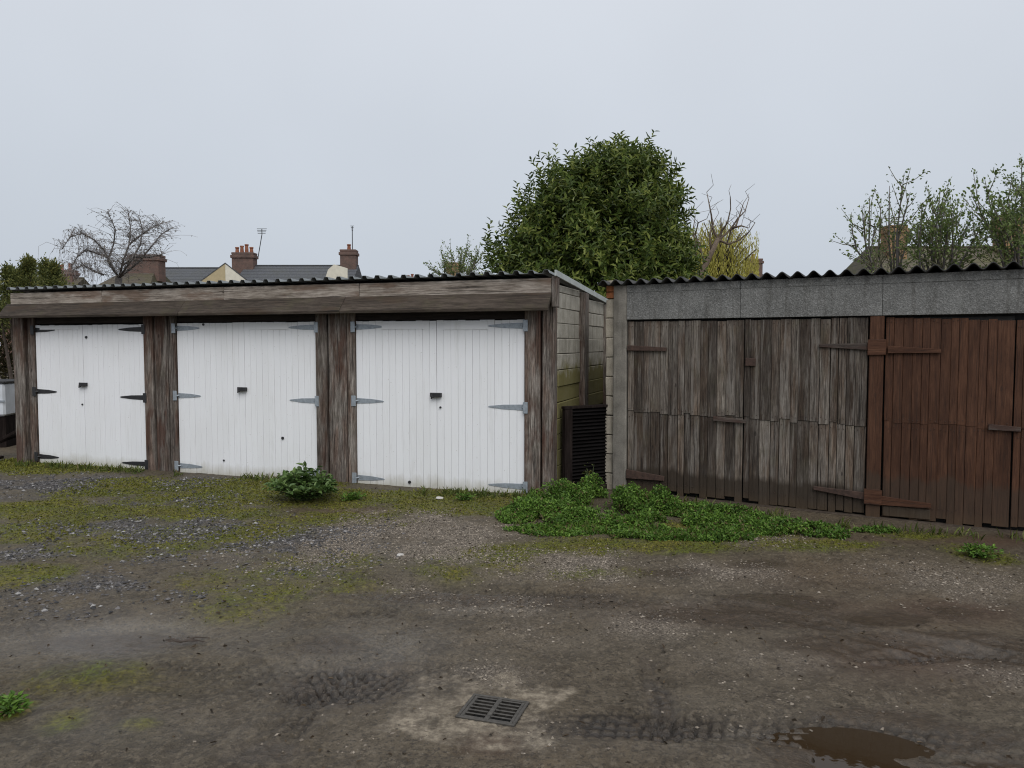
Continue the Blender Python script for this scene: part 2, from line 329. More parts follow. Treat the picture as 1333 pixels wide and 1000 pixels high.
def ground_height(X, Y, full=True):
    near = sstep(14, 9, np.hypot(X, Y))
    h = (fbm(X, Y, .55, 3, 11) - .5) * .06 + (fbm(X, Y, 3.1, 4, 21) - .5) * .035
    calm = 1 - .85*np.clip(field(X, Y, [WET[0], WET[2], WET[5], WET[6], MUD[0], MUD[1], MUD[4], MUD[5], MUD[7]], .7), 0, 1); h = h * (.5 + .5*calm)
    if full: h = h + calm * ((fbm(X, Y, 14, 3, 31) - .5) * .02 + (.25 + 1.5*sstep(.35, .65, fbm(X, Y, 2.2, 2, 35))) * (fbm(X, Y, 34, 2, 33) - .5) * .012)
    # level against the buildings
    g = (X - .138) * .3198 + (Y - 8.312) * .9475; s_ = (X - 1.28) * .5079 + (Y - 8.486) * .8614
    h = h * (.25 + .75 * sstep(-.1, -1.2, np.maximum(np.where(X < 1.2, g, -9), np.where(X > .9, s_, -9))))
    for cx, cy, rx, ry, s in LOWS: h = h - .045 * s * np.exp(-(((X-cx)/rx)**2 + ((Y-cy)/ry)**2))
    for cx, cy, rx, ry, s in MOSS: h = h + .012 * s * np.exp(-(((X-cx)/rx)**2 + ((Y-cy)/ry)**2))
    tr = np.zeros_like(X); tfade = np.clip(field(X, Y, TREAD, .8), 0, 1)
    wx = (fbm(X, Y, 1.3, 2, 51) - .5) * .12
    for pl, hw, dep, trd in TRACKS:
        P = [gnd(*q)[:2] for q in pl]; best = np.full(X.shape, 9.0); T = np.zeros_like(X); SG = np.zeros_like(X); acc = 0
        for a, b in zip(P[:-1], P[1:]):
            d = b - a; L = np.linalg.norm(d); d = d / L
            t = np.clip((X-a[0])*d[0] + (Y-a[1])*d[1], 0, L); qx = X-a[0]-t*d[0]; qy = Y-a[1]-t*d[1]
            dd = np.hypot(qx, qy); k = dd < best; best = np.where(k, dd, best); T = np.where(k, acc + t, T); SG = np.where(k, qx*d[1]-qy*d[0], SG); acc += L
        dd = np.abs(best + wx * .3) / hw
        fade = np.clip(.16 + tfade * sstep(.2, .5, fbm(X, Y, 4.1, 3, 61 + len(pl))) * 1.7, 0, 1)
        prof = np.exp(-(dd**4)) * dep - np.exp(-((dd-1.35)/.3)**2) * dep * .5
        wob_ = (fbm(X, Y, 9, 2, 63) - .5) * .03; gro = np.sin(2*math.pi*(SG + wob_)/.056) > .25; lug = (np.sin(2*math.pi*(T/.058 + np.floor((SG + wob_)/.056)*.37)) > .55)
        tread = np.maximum(gro * (fbm(X, Y, 11, 2, 67) > .36), lug * .9)
        amt = np.exp(-(dd**6)) * trd * fade
        h = h - prof * (.4 + .6*fade) * near - amt * tread * .019 * near
        tr = np.maximum(tr, np.exp(-(dd**4)) * (.12 + .2*fade) * trd + amt * tread * 1.1)
    gr = (X + .09) / .62, (Y - 3.38) / .38
    flat = np.exp(-(gr[0]**4 + gr[1]**4)); h = h * (1 - flat*.9) + flat * (.002)
    u_ = ((X + .2329)*.9517 - (Y - 3.3171)*.3070); v_ = ((X + .2329)*.3070 + (Y - 3.3171)*.9517)
    h = np.where((u_ > -.011) & (u_ < .256) & (v_ > -.011) & (v_ < .216), -.085, h)
    return np.where(near > 0, h * near, h * .001), tr
def axis_steps(lo, hi, fine, far, grow=1.16):
    a = list(np.arange(lo, hi, fine)); st = fine; v = a[-1]
    while v < far: st *= grow; v += st; a.append(v)
    st = fine; v = a[0]; pre = []
    while v > -far: st *= grow; v -= st; pre.append(v)
    return np.array(pre[::-1] + a)
xs = axis_steps(-3.1, 3.1, .0095, 400, 1.028)
ya = [2.3]
while ya[-1] < 11.5: ya.append(ya[-1] + .0085 + .0016 * (ya[-1] - 2.3))
st = .03
while ya[-1] < 420: st *= 1.09; ya.append(ya[-1] + st)
yb = [2.3]; st = .012
while yb[-1] > -60: st *= 1.2; yb.append(yb[-1] - st)
ys = np.array(yb[:0:-1] + ya)
GX, GY = np.meshgrid(xs, ys); nx, ny = len(xs), len(ys)
GH, GT = ground_height(GX.ravel(), GY.ravel())
gx, gy = GX.ravel(), GY.ravel()
idx = np.arange(nx*ny).reshape(ny, nx)
F = np.stack([idx[:-1,:-1].ravel(), idx[:-1,1:].ravel(), idx[1:,1:].ravel(), idx[1:,:-1].ravel()], 1)
me = np_mesh('ground', np.stack([gx, gy, GH], 1), F, True)
def moss_mask(x, y):
    f = field(x, y, MOSS, .8); n = fbm(x, y, 2.3, 4, 71); n2 = fbm(x, y, 9, 3, 75)
    return np.clip(sstep(.2, .6, f * (.45 + .95*n) * (.5 + 1.0*n2)), 0, 1)
def grav_mask(x, y): return np.clip(field(x, y, GRAV, .8) * (.3 + 1.4*sstep(.35, .65, fbm(x, y, 2.7, 4, 81))), 0, 1)
def dgrav_mask(x, y): return np.clip(field(x, y, DGRAV, .8) * (.3 + 1.4*sstep(.35, .65, fbm(x, y, 3.1, 4, 85))), 0, 1)
nz = fbm(gx, gy, 1.9, 4, 91)
A1 = np.stack([moss_mask(gx, gy), grav_mask(gx, gy), np.clip(field(gx, gy, WET, .8) * (.5 + nz), 0, 1), np.clip(field(gx, gy, RED, .8) * (.3 + 1.3*nz), 0, 1)], 1).astype(np.float32)
u_ = (gx + .13)*.956 - (gy - 3.39)*.292; v_ = (gx + .13)*.292 + (gy - 3.39)*.956
sdf = np.maximum(np.abs(u_) - .36, np.abs(v_) - .30) + (fbm(gx, gy, 4.5, 4, 95) - .5) * .34
A2 = np.stack([dgrav_mask(gx, gy), np.clip(GT, 0, 1), sstep(.03, -.03, sdf) * (.45 + .55*sstep(.35, .6, fbm(gx, gy, 9, 3, 97))), np.ones_like(gx)], 1).astype(np.float32)
stk = fbm(gx*.35 + gy*.25, gy*1.6 - gx*.05, 3.2, 4, 99)
A3 = np.stack([np.clip(field(gx, gy, MOSS, .45) * (.45 + .9*nz), 0, 1), sstep(.17, .46, field(gx, gy, MUD, .7) * (.25 + 1.45*stk)), np.zeros_like(gx), np.ones_like(gx)], 1).astype(np.float32)
for nm, A in (('cover', A1), ('wear', A2), ('tint', A3)):
    at_ = me.attributes.new(nm, 'FLOAT_COLOR', 'POINT'); at_.data.foreach_set('color', A.ravel())
def ground_mat():
    m = NT('wet_earth'); v = m.obj()
    a = m.n('ShaderNodeAttribute', attribute_name='cover'); b = m.n('ShaderNodeAttribute', attribute_name='wear')
    sa = m.n('ShaderNodeSeparateColor'); m.l(a.outputs['Color'], sa.inputs[0]); sb = m.n('ShaderNodeSeparateColor'); m.l(b.outputs['Color'], sb.inputs[0])
    tn = m.n('ShaderNodeAttribute', attribute_name='tint'); st_ = m.n('ShaderNodeSeparateColor'); m.l(tn.outputs['Color'], st_.inputs[0]); smoss, mud, _u = st_.outputs
    moss, grav, wet = sa.outputs; red = a.outputs['Alpha']; dg, trk, pale = sb.outputs
    n1 = m.noise(v, 2.1, 5, .6); n2 = m.noise(v, 11, 5, .65); n3 = m.noise(v, 70, 4, .7); n4 = m.noise(v, 260, 3, .7)
    nb = m.noise(v, .55, 4, .5); k1 = m.noise(v, 6, 6, .7); k2 = m.noise(v, 26, 5, .72); k3 = m.noise(v, 55, 4, .7)
    c = m.mix(m.mr(nb, .4, .6), (.104,.086,.062), (.122,.093,.059))
    c = m.mix(m.mr(n1, .42, .6, 0, .65), c, (.068,.054,.038))
    c = m.mix(m.mr(k1, .48, .6, 0, .8), c, m.mix(1.0, c, (.52,.5,.47), 'MULTIPLY'))
    c = m.mix(m.mr(k2, .50, .60, 0, .75), c, (.160,.131,.094))
    c = m.mix(m.mr(k3, .52, .60, 0, .75), c, (.028,.023,.019))
    c = m.mix(m.mr(n4, .52, .62, 0, .4), c, (.15,.128,.10))
    c = m.mix(m.math('MULTIPLY', smoss, m.mr(k1, .35, .6, .75, .2)), c, m.mix(m.mr(k2, .4, .6), (.045,.042,.018), (.10,.09,.034)))
    d = m.voro(v, 120); dc = m.voro(v, 120, out='Color'); s_ = m.n('ShaderNodeSeparateColor'); m.l(dc, s_.inputs[0])
    fleck = m.math('MULTIPLY', m.mr(s_.outputs[0], .84, .9), m.mr(d, .45, .3))
    c = m.mix(m.math('MULTIPLY', fleck, .45), c, m.ramp(s_.outputs[1], (0, (.13,.11,.085)), (.6, (.17,.145,.115)), (1, (.26,.23,.19))))
    gv = m.ramp(s_.outputs[1], (0, (.075,.062,.05)), (.5, (.175,.148,.118)), (1, (.32,.275,.225)))
    c = m.mix(m.math('MULTIPLY', grav, .92), c, gv)
    c = m.mix(m.math('MULTIPLY', dg, .75), c, m.ramp(s_.outputs[2], (0, (.03,.029,.03)), (.6, (.085,.08,.08)), (1, (.2,.19,.19))))
    c = m.mix(m.math('MULTIPLY', red, .8), c, m.mix(n3, (.05,.026,.016), (.105,.058,.038)))
    c = m.mix(m.math('MULTIPLY', pale, m.mr(k1, .60, .45, .3, 1)), c, m.mix(m.mr(k2, .4, .6), (.17,.14,.105), (.34,.29,.22)))
    c = m.mix(m.math('MULTIPLY', moss, m.mr(k3, .62, .45, .25, 1)), c, m.mix(m.mr(k2, .40, .60), (.06,.058,.014), m.mix(m.mr(n1, .4, .6), (.18,.16,.018), (.12,.15,.018))))
    c = m.mix(m.math('MULTIPLY', mud, m.mr(k1, .35, .65, .95, .6)), c, m.mix(m.mr(k2, .35, .65), (.030,.021,.012), (.068,.045,.025)))
    dk = m.math('MAXIMUM', m.math('MULTIPLY', trk, .95), m.math('MULTIPLY', wet, .3))
    c = m.mix(dk, c, m.mix(1.0, c, (.3,.28,.27), 'MULTIPLY'))
    w2 = m.math('MULTIPLY', m.math('ADD', m.math('MAXIMUM', wet, m.math('MULTIPLY', mud, .95)), m.math('MULTIPLY', trk, .15)), m.mr(n2, .3, .7, 1.15, .65))
    ro = m.mr(w2, .05, .9, .6, .13)
    m.bs(Base_Color=c, Roughness=ro, Specular_IOR_Level=m.mr(w2, .05, .7, .22, .6))
    h = m.math('ADD', m.math('MULTIPLY', n3, .7), m.math('MULTIPLY', n4, .35)); h = m.math('ADD', h, m.math('MULTIPLY', d, m.math('MULTIPLY', m.math('ADD', grav, dg), -.8)))
    hs = m.math('MULTIPLY', h, m.mr(wet, .3, .95, 1, .12))
    m.bump(m.math('ADD', hs, m.math('MULTIPLY', k2, m.mr(wet, .3, .95, .8, .15))), .9, .016); return m.m
ground = link('ground', me, ground_mat()); tag(ground, kind='structure')
def hat(x, y):
    h, _ = ground_height(np.array([float(x)]), np.array([float(y)])); return float(h[0])

# puddles: level water lying in the hollows
def water(name, col, rough):
    m = NT(name); n = m.noise(m.obj(), 9, 3); m.bs(Base_Color=col, Roughness=rough, IOR=1.33); m.bump(n, .04, .01); return m.m
def puddle(px, py, rx, ry, lift, mat):
    c = gnd(px, py); X = np.linspace(-rx, rx, 25); k = 40
    V = [(c[0], c[1], 0)] + [(c[0]+rx*math.cos(2*math.pi*i/k), c[1]+ry*math.sin(2*math.pi*i/k), 0) for i in range(k)]
    z = hat(c[0], c[1]) + lift
    me = bpy.data.meshes.new('puddle'); me.from_pydata([(v[0], v[1], z) for v in V], [], [(0, i+1, (i+1) % k + 1) for i in range(k)])
    o = link('puddle', me, mat); return tag(o, kind='structure')
puddle(1112, 985, .40, .3, .015, water('brown_puddle_water', (.034,.022,.012), .025))

# ------------------------------------------------------------------ leaves
def leaf_mesh(name, P, D, Nn, L, W, fold=.25, droop=.15):
    P, D, Nn = (np.asarray(q, dtype=float) for q in (P, D, Nn)); n = len(P)
    D = D / np.maximum(np.linalg.norm(D, axis=1, keepdims=True), 1e-6)
    S = np.cross(D, Nn); S = S / np.maximum(np.linalg.norm(S, axis=1, keepdims=True), 1e-6); U = np.cross(S, D)
    L = np.broadcast_to(L, n)[:, None]; W = np.broadcast_to(W, n)[:, None]
    b = P; t = P + D*L - U*L*droop
    l1 = P + D*L*.32 + S*W*.5 + U*W*fold; l2 = P + D*L*.7 + S*W*.36 + U*W*(fold*.7) - U*L*droop*.4
    r1 = P + D*L*.32 - S*W*.5 + U*W*fold; r2 = P + D*L*.7 - S*W*.36 + U*W*(fold*.7) - U*L*droop*.4
    V = np.stack([b, r1, r2, t, l2, l1], 1).reshape(-1, 3); k = np.arange(n)[:, None]*6
    F = np.concatenate([k + np.array([0,1,2,3]), k + np.array([0,3,4,5])], 0)
    return np_mesh(name, V, F)
def foliage(name, c0, c1, c2, rough=.5, trans=.25, cs=1.7, cf=.5, dead=None):
    m = NT(name); r = m.isl(); n = m.noise(m.obj(), cs, 4)
    c = m.ramp(r, (0, c0), (.55, c1), (1, c2)); c = m.mix(m.mr(n, .38, .65, 0, cf), c, m.mix(1.0, c, (.45,.52,.42), 'MULTIPLY'))
    if dead: c = m.mix(m.math('GREATER_THAN', m.math('FRACT', m.math('MULTIPLY', r, 37.0)), .93), c, dead)
    m.bs(Base_Color=c, Roughness=rough, Specular_IOR_Level=.35)
    t = m.n('ShaderNodeBsdfTranslucent'); m.l(c, t.inputs[0]); q = m.n('ShaderNodeMixShader'); q.inputs[0].default_value = trans
    m.l(m.b.outputs[0], q.inputs[1]); m.l(t.outputs[0], q.inputs[2]); m.l(q.outputs[0], m.o.inputs[0]); return m.m
M['laurel'] = foliage('laurel_leaf', (.045,.072,.015), (.10,.145,.028), (.26,.29,.07), .42, .22)
M['weed'] = foliage('weed_leaf', (.055,.115,.016), (.115,.22,.03), (.21,.34,.06), .6, .25, 5.0, .85, (.12,.095,.04))
M['bushleaf'] = foliage('bush_leaf', (.05,.095,.026), (.095,.165,.042), (.18,.26,.08), .5, .2)
M['mossblade'] = foliage('moss_blade', (.075,.08,.012), (.145,.148,.019), (.22,.215,.034), .8, .2)
M['bud'] = foliage('bud_leaf', (.085,.125,.04), (.15,.205,.06), (.235,.29,.095), .6, .3)
M['willow'] = foliage('willow_strand', (.30,.265,.045), (.43,.39,.085), (.54,.5,.15), .8, .3)
M['shrub'] = foliage('shrub_leaf', (.075,.092,.03), (.14,.16,.048), (.25,.235,.065), .6, .25)
M['brownleaf'] = foliage('brown_hedge_leaf', (.03,.026,.012), (.055,.045,.018), (.085,.075,.03), .8, .2)
M['bark'] = plain('bark', (.055,.042,.033), .9, 0, .4, 20, .5)
M['barktan'] = plain('tan_bark', (.12,.09,.065), .9, 0, .4, 20, .4)
M['barkgrey'] = plain('grey_bark', (.10,.09,.085), .9, 0, .4, 20, .5)
M['birchtwig'] = plain('birch_twig', (.19,.175,.17), .9, 0, .3, 10, .2)
M['budtwig'] = plain('green_twig_bark', (.125,.115,.07), .9, 0, .3, 10, .2)
M['twig'] = plain('twig_bark', (.13,.115,.105), .9, 0, .3, 10, .2)
M['stem'] = plain('green_stem', (.06,.08,.03), .8, 0, .3, 20, .2)
def rdir(n, up=0.0):
    d = RNG.normal(size=(n, 3)); d[:, 2] += up; return d / np.linalg.norm(d, axis=1, keepdims=True)

# ------------------------------------------------------------------ garages
G = empty('garage_building', (.1384, 8.3117, 0), R(-18.652), label='row of three lock-up garages with white double doors and timber frame', cat='garage')
L0, R0 = -7.39, .345
def post(x0, x1, y0, y1, z1=2.16, mat='post'):
    return box('post', M[mat], G, x0, x1, y0, y1, -.08, z1, .008, wob=.004)
post(-7.39, -7.205, -.07, .10); post(-7.165, -7.048, -.03, .07)
post(-5.152, -5.005, -.045, .07); post(-4.985, -4.775, -.03, .11); post(-4.757, -4.648, -.04, .07)
post(-2.585, -2.44, -.045, .07); post(-2.42, -2.18, -.03, .11); post(-2.162, -2.068, -.04, .07)
post(.008, .178, -.04, .07); post(.2, .33, -.02, .12)
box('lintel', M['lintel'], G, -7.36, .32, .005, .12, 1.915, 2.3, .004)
for a, b in ((-7.36, -5.76), (-5.757, -3.83), (-3.827, -1.96), (-1.957, .325)):
    box('fascia_board', M['fascia'], G, a, b, -.105, -.06, 2.165 + random.uniform(-.004, .004), 2.335, .006, wob=.003)
box('fascia_end', M['post'], G, .328, .392, -.11, -.02, 2.03, 2.35, .006)
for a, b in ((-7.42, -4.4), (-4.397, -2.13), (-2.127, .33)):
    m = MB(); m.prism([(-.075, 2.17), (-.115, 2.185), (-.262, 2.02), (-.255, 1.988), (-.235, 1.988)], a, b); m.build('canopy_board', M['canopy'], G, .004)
m = MB()
for a in (-7.3, -4.88, -2.3, .27): m.plate([(a-.03, 1.9), (a+.03, 1.9), (a+.03, 2.16), (a-.03, 2.16)], -.09, -.072)
# doors
def strap(parent, mat, x, z, sgn, L, yf=-.012):
    m = MB(); h = .036
    m.plate([(x, z-h*.9), (x + sgn*L*.55, z-h*.7), (x + sgn*L*.95, z-.009), (x + sgn*L, z), (x + sgn*L*.95, z+.009), (x + sgn*L*.55, z+h*.7), (x, z+h*.9)][::sgn], yf-.005, yf)
    m.box(min(x, x - sgn*.05), max(x, x - sgn*.05), -.052, -.0455, z-.062, z+.062)
    m.tube([(x - sgn*.006, -.045, z-.06), (x - sgn*.006, -.045, z+.06)], .011, 8)
    m.tube([(x - sgn*.006, -.045, z), (x + sgn*.02, yf-.002, z)], .011, 6)
    for t in (.12, .42, .72):
        m.tube([(x + sgn*L*t, yf-.009, z), (x + sgn*L*t, yf-.004, z)], .006, 6)
    return m.build('hinge', M[mat], parent, .0012)
def leaf(x0, x1, ztop, side, hmat, zs, hl, n):
    d = box('door', M['white'], G, x0+.003, x1-.003, .014, .045, .02, ztop-.004, .003)
    wd = (x1 - x0) / n
    for i in range(n):
        a = x0 + i*wd + .0012; b = x0 + (i+1)*wd - .0012; yj = random.uniform(-.0015, .0015)
        box('board', M['white'], d, a, b, -.011 + yj, .0135, -.004 + random.uniform(-.012, .006), ztop + random.uniform(-.004, .004), .0024)
    for z in zs:
        if side == 'L': strap(d, hmat, x0 + .002, z, 1, hl)
        else: strap(d, hmat, x1 - .002, z, -1, hl)
    return d
d1 = leaf(-7.035, -6.2025, 1.895, 'L', 'iron', (1.83, .99, .09), .36, 10); leaf(-6.2, -5.165, 1.895, 'R', 'iron', (1.83, .945, .075), .42, 12)
d2 = leaf(-4.64, -3.6195, 1.905, 'L', 'galv', (1.84, .985, .085), .36, 12); d2r = leaf(-3.617, -2.595, 1.905, 'R', 'galv', (1.84, .965, .09), .38, 12)
d3 = leaf(-2.06, -1.0385, 1.905, 'L', 'galv', (1.84, .98, .075), .36, 12); d3r = leaf(-1.036, .0, 1.905, 'R', 'galv', (1.84, .955, .09), .42, 12)
def lock(parent, x, z, drip=True):
    m = MB(); m.box(x-.072, x+.068, -.03, -.0125, z-.022, z+.024); m.box(x-.03, x+.07, -.06, -.03, z-.024, z+.024)
    m.tube([(x-.045, -.04, z+.012), (x-.045, -.045, z-.01), (x-.05, -.045, z-.045)], .009, 6)
    m.tube([(x-.04, -.05, z-.01), (x-.02, -.05, z-.035)], .012, 6)
    return m.build('lock', M['iron'], parent, .003)
lock(d1, -6.2, 1.10); lock(d2, -3.65, 1.085); lock(d3, -1.04, 1.07)
def knob(parent, x, z, r=.014):
    m = MB(); m.tube([(x, -.024, z), (x, -.011, z)], r, 8); return m.build('bolt', M['iron'], parent)
knob(d1, -6.13, 1.73, .018); knob(d1, -6.23, .83, .012); knob(d2, -4.22, 1.885, .015); knob(d2r, -3.08, .50, .018); knob(d2, -3.95, .185, .012); knob(d3, -.99, .93, .012); knob(d3, -1.38, .06, .018)
for dd, a, b, z0, z1 in ((d3, -1.72, -1.12, 1.81, 1.898), (d3r, -.95, -.42, 1.80, 1.895), (d2r, -3.55, -2.98, 1.815, 1.895), (d1, -6.95, -6.25, 1.835, 1.89)):
    box('patch_board', M['white'], dd, a, b, -.019, -.0125, z0, z1, .002)
# side and back walls
def side_wall(x0, x1, sgn):
    yp = .12
    rows = [(-.05, .14), (.145, .31), (.315, .48), (.485, .655), (.66, .825), (.83, 1.0), (1.005, 1.175), (1.18, 1.355), (1.36, 1.53), (1.535, 1.70), (1.705, 1.865), (1.87, 2.03), (2.035, 2.2), (2.205, 2.33)]
    for a, b in ((.13, 1.13), (1.36, 2.5), (2.62, 3.75), (3.87, 4.98)):
        for z0, z1 in rows:
            zt = 2.352 - .06*b
            if z0 > zt - .05: continue
            box('wall_panel', M['panel'], G, x0 + random.uniform(-.006, .006), x1 + random.uniform(-.006, .006), a, b, z0, min(z1, zt), .006, wob=.003)
    for y in (1.135, 2.505, 3.755): box('wall_post', M['post'], G, min(x0, x0+sgn*.06) , max(x1, x1+sgn*.06), y, y + (.22 if y < 2 else .11), -.05, 2.342 - .06*(y+.22), .008)
side_wall(.26, .335, 1); side_wall(-7.385, -7.31, -1)
box('back_wall', M['panel'], G, -7.38, .33, 4.985, 5.06, -.05, 2.04, .004)
box('interior_dark_sheet', M['interior'], G, -7.30, .25, .16, .18, 0, 2.28, 0)  # added dark sheet behind the doors, in place of interior shade
# corrugated roofs
def sheets(parent, name, mat, xa, xb, n, lap, prof, y0, y1, zf, th):
    for i in range(n):
        a = xa + (xb-xa)*i/n - (lap if i else 0); b = xa + (xb-xa)*(i+1)/n; X = prof(a, b); k = len(X)
        oz = .0035 * (i % 2) + random.uniform(0, .001); yo = y0 + random.uniform(-.012, .012)
        V = [(x, yo, zf(yo)+z+oz) for x, z in X] + [(x, y1, zf(y1)+z+oz) for x, z in X] + [(x, yo, zf(yo)+z+oz-th) for x, z in X] + [(x, y1, zf(y1)+z+oz-th) for x, z in X]
        Fs = []
        for j in range(k-1):
            Fs += [(j, j+1, k+j+1, k+j), (2*k+j, 3*k+j, 3*k+j+1, 2*k+j+1), (j, 2*k+j, 2*k+j+1, j+1), (k+j, k+j+1, 3*k+j+1, 3*k+j)]
        Fs += [(0, k, 3*k, 2*k), (k-1, 3*k-1, 4*k-1, 2*k-1)]
        me = bpy.data.meshes.new(name); me.from_pydata(V, [], Fs); link(name, me, mat, parent)
def trap(a, b, pitch=.165, h=.034):
    pts = []; i0 = math.floor(a/pitch)
    for i in range(i0, int(b/pitch)+2):
        for t, z in ((0, 0), (.5, 0), (.6, h), (.86, h), (.97, 0)):
            x = (i+t)*pitch
            if a <= x <= b: pts.append((x, z))
    return pts
def sinu(a, b, pitch=.146, h=.027):
    n = int((b-a)/pitch*10); return [(a+(b-a)*i/n, h*math.sin(2*math.pi*(a+(b-a)*i/n)/pitch)) for i in range(n+1)]
sheets(G, 'roof_sheet', M['roofmetal'], -7.42, .375, 8, .1, trap, -.165, 5.12, lambda y: 2.368 - .06*y, .004)
m = MB(); m.prism([(-.17, 2.352), (-.17, 2.412), (5.12, 2.095), (5.12, 2.035)], .378, .398); m.build('roof_edge', M['flash'], G)
box('eaves_shade_strip', M['lintel'], G, -7.38, .32, -.055, .0, 2.2, 2.345, .003)  # dark strip standing in for the shadow under the roof overhang

# ------------------------------------------------------------------ shed
S = empty('timber_shed', (1.2799, 8.4858, 0), R(-30.526), label='weathered shed with grey and red-brown board doors under a pebbled concrete beam', cat='shed')
SW = 5.75
box('post', M['post_conc'], S, -.165, -.008, -.035, .11, -.08, 2.288, .01, wob=.003)
z = -.03; i = 0
while z < 2.03:
    hgt = .218
    box('block', M['block'], S, -.278 + random.uniform(-.006, .006), -.168, .02 + random.uniform(-.006, .006), .44, z, z + hgt - .008, .008, wob=.003)
    for j in range(1, 10): 
        if i % 2 == 0 or j < 9: box('block', M['block'], S, -.276, -.172, .445*j + (.0 if i % 2 == 0 else 0), .445*j + .437, z, z + hgt - .008, .006)
    z += hgt; i += 1
box('brick', M['brick'], S, -.277, -.17, .03, .245, z + .004, z + .068, .005); box('brick', M['brick'], S, -.274, -.169, .025, .24, z + .076, z + .142, .005)
box('block', M['block'], S, -.276, -.17, .26, 4.4, z + .004, z + .142, .005)
box('block', M['block'], S, -.275, -.169, .035, .25, z + .15, z + .2, .004)
for a, b in ((-.004, 1.225), (1.228, 2.53), (2.533, 4.1), (4.103, SW)):
    f = box('beam', M['pebble'], S, a, b, -.035 + random.uniform(-.002, .002), .06, 1.908, 2.285, .003)
    box('beam_band', M['pebble_top'], f, a+.001, b-.001, -.039, -.030, 2.205, 2.283, .0015)
sheets(S, 'roof_sheet', M['asbestos'], -.32, SW + .1, 6, .15, sinu, -.12, 4.6, lambda y: 2.315 - .05*y, .008)
box('back_wall', M['block'], S, -.27, SW, 4.42, 4.52, -.05, 2.06, .004)
box('side_wall', M['block'], S, SW - .1, SW, .1, 4.41, -.05, 2.06, .004)
box('interior_dark_sheet', M['interior'], S, -.1, SW - .12, .09, .1, 0, 2.2, 0)  # added dark sheet, gives the shed's unlit inside its darkness
box('sill', M['sill'], S, .0, SW, -.06, .06, -.1, .010, .008, wob=.006)
def board_leaf(name, x0, x1, mat, zj, wmin, wmax, ztop, z0=.016, yb=0.0, blank=None, lift=.011, sag=0.0):
    d = box(name, M['interior'], S, x0+.004, x1-.004, yb+.03, yb+.06, z0+.03, ztop-.01, 0)
    xs_ = [x0]
    while xs_[-1] < x1 - wmin: xs_.append(min(x1, xs_[-1] + random.uniform(wmin, wmax)))
    if xs_[-1] < x1: xs_[-1] = x1
    for a, b in zip(xs_[:-1], xs_[1:]):
        g = random.choice((.0008, .001, .0015, .003)) if lift > .006 else .0008; yj = yb + random.uniform(-.004, .004); t = random.uniform(-.0012, .0012)
        zz = zj + random.uniform(-.018, .018) - .01*(a-x0)
        box('board', M[mat], d, a+g, b-g, yj-lift, yj+.018, zz, ztop + random.uniform(-.008, .006) - sag*(a-x0), .003, tilt=t)
        # lower boards run behind the upper ones, their feet rotted uneven
        c = (a + b)/2
        box('board', M[mat], d, a+g+random.uniform(-.001, .004), b-g, yj+.0005-lift*.3, yj+.021, z0 + random.choice((0, 0, .01, .02, .035)) + random.uniform(-.012, .012), zz + .004, .0035, tilt=-t)
    m = MB()
    for a, b in zip(xs_[:-1], xs_[1:]):
        for zc in (zj + .035, ztop - .05, zj - .05, z0 + .12):
            for t in (.28, .72):
                x = a + (b-a)*t + random.uniform(-.006, .006); zz = zc + random.uniform(-.012, .012); yn = yb - lift - .0055 if zc > zj else yb - lift*.3 - .005
                m.tube([(x, yn, zz), (x, yn + .006, zz)], .0042, 6)
    m.build('nails', M['rust'], d)
    return d
dA = board_leaf('door', .004, 1.262, 'greyboard', .90, .058, .115, 1.885)
dB = board_leaf('door', 1.272, 2.415, 'greyboard', .885, .058, .115, 1.89)
dC = board_leaf('door', 2.565, 3.575, 'redboard', .915, .055, .088, 1.895, lift=.004, sag=.045)
dD = board_leaf('door', 3.585, 4.7, 'redboard', .89, .055, .088, 1.85, lift=.004); dE = board_leaf('door', 4.71, SW-.12, 'redboard', .89, .055, .088, 1.87, lift=.004)
box('post', M['redboard'], S, 2.428, 2.552, -.03, .04, .0, 1.905, .006, wob=.003)
box('post', M['redboard'], S, SW-.11, SW-.003, -.03, .05, .0, 1.9, .006)
def bar(parent, mat, x0, x1, z0, z1, h0, h1, y=-.018, t=.022):
    m = MB(); m.plate([(x0, z0-h0/2), (x1, z1-h1/2), (x1, z1+h1/2), (x0, z0+h0/2)], y-t, y); return m.build('strap_hinge', M[mat], parent, .003)
bar(dA, 'rust', .005, .45, 1.60, 1.585, .06, .04); bar(dA, 'rust', .005, .44, .205, .19, .10, .05)
bar(dA, 'greybar', .965, 1.30, .868, .852, .05, .035, -.02)
box('latch', M['rust'], dB, 1.285, 1.385, -.034, -.016, 1.42, 1.50, .004)
bar(dB, 'greybar', 1.985, 2.425, 1.628, 1.618, .03, .065, -.014); bar(dB, 'rust', 1.96, 2.42, .235, .20, .035, .07, -.014)
bar(dC, 'redtrim', 2.585, 3.02, 1.592, 1.58, .07, .035, -.012); bar(dC, 'redtrim', 2.56, 2.975, .172, .165, .085, .045, -.012)
bar(dC, 'greybar', 3.40, 3.64, .915, .905, .05, .04, -.012)
for z in (1.60, .19): box('hinge_plate', M['redtrim'], S, 2.415, 2.57, -.052, -.031, z-.06, z+.085, .005, wob=.003)
box('kick_board', M['greyboard'], dC, 2.575, 2.97, -.016, -.0045, .03, .125, .004, wob=.004)

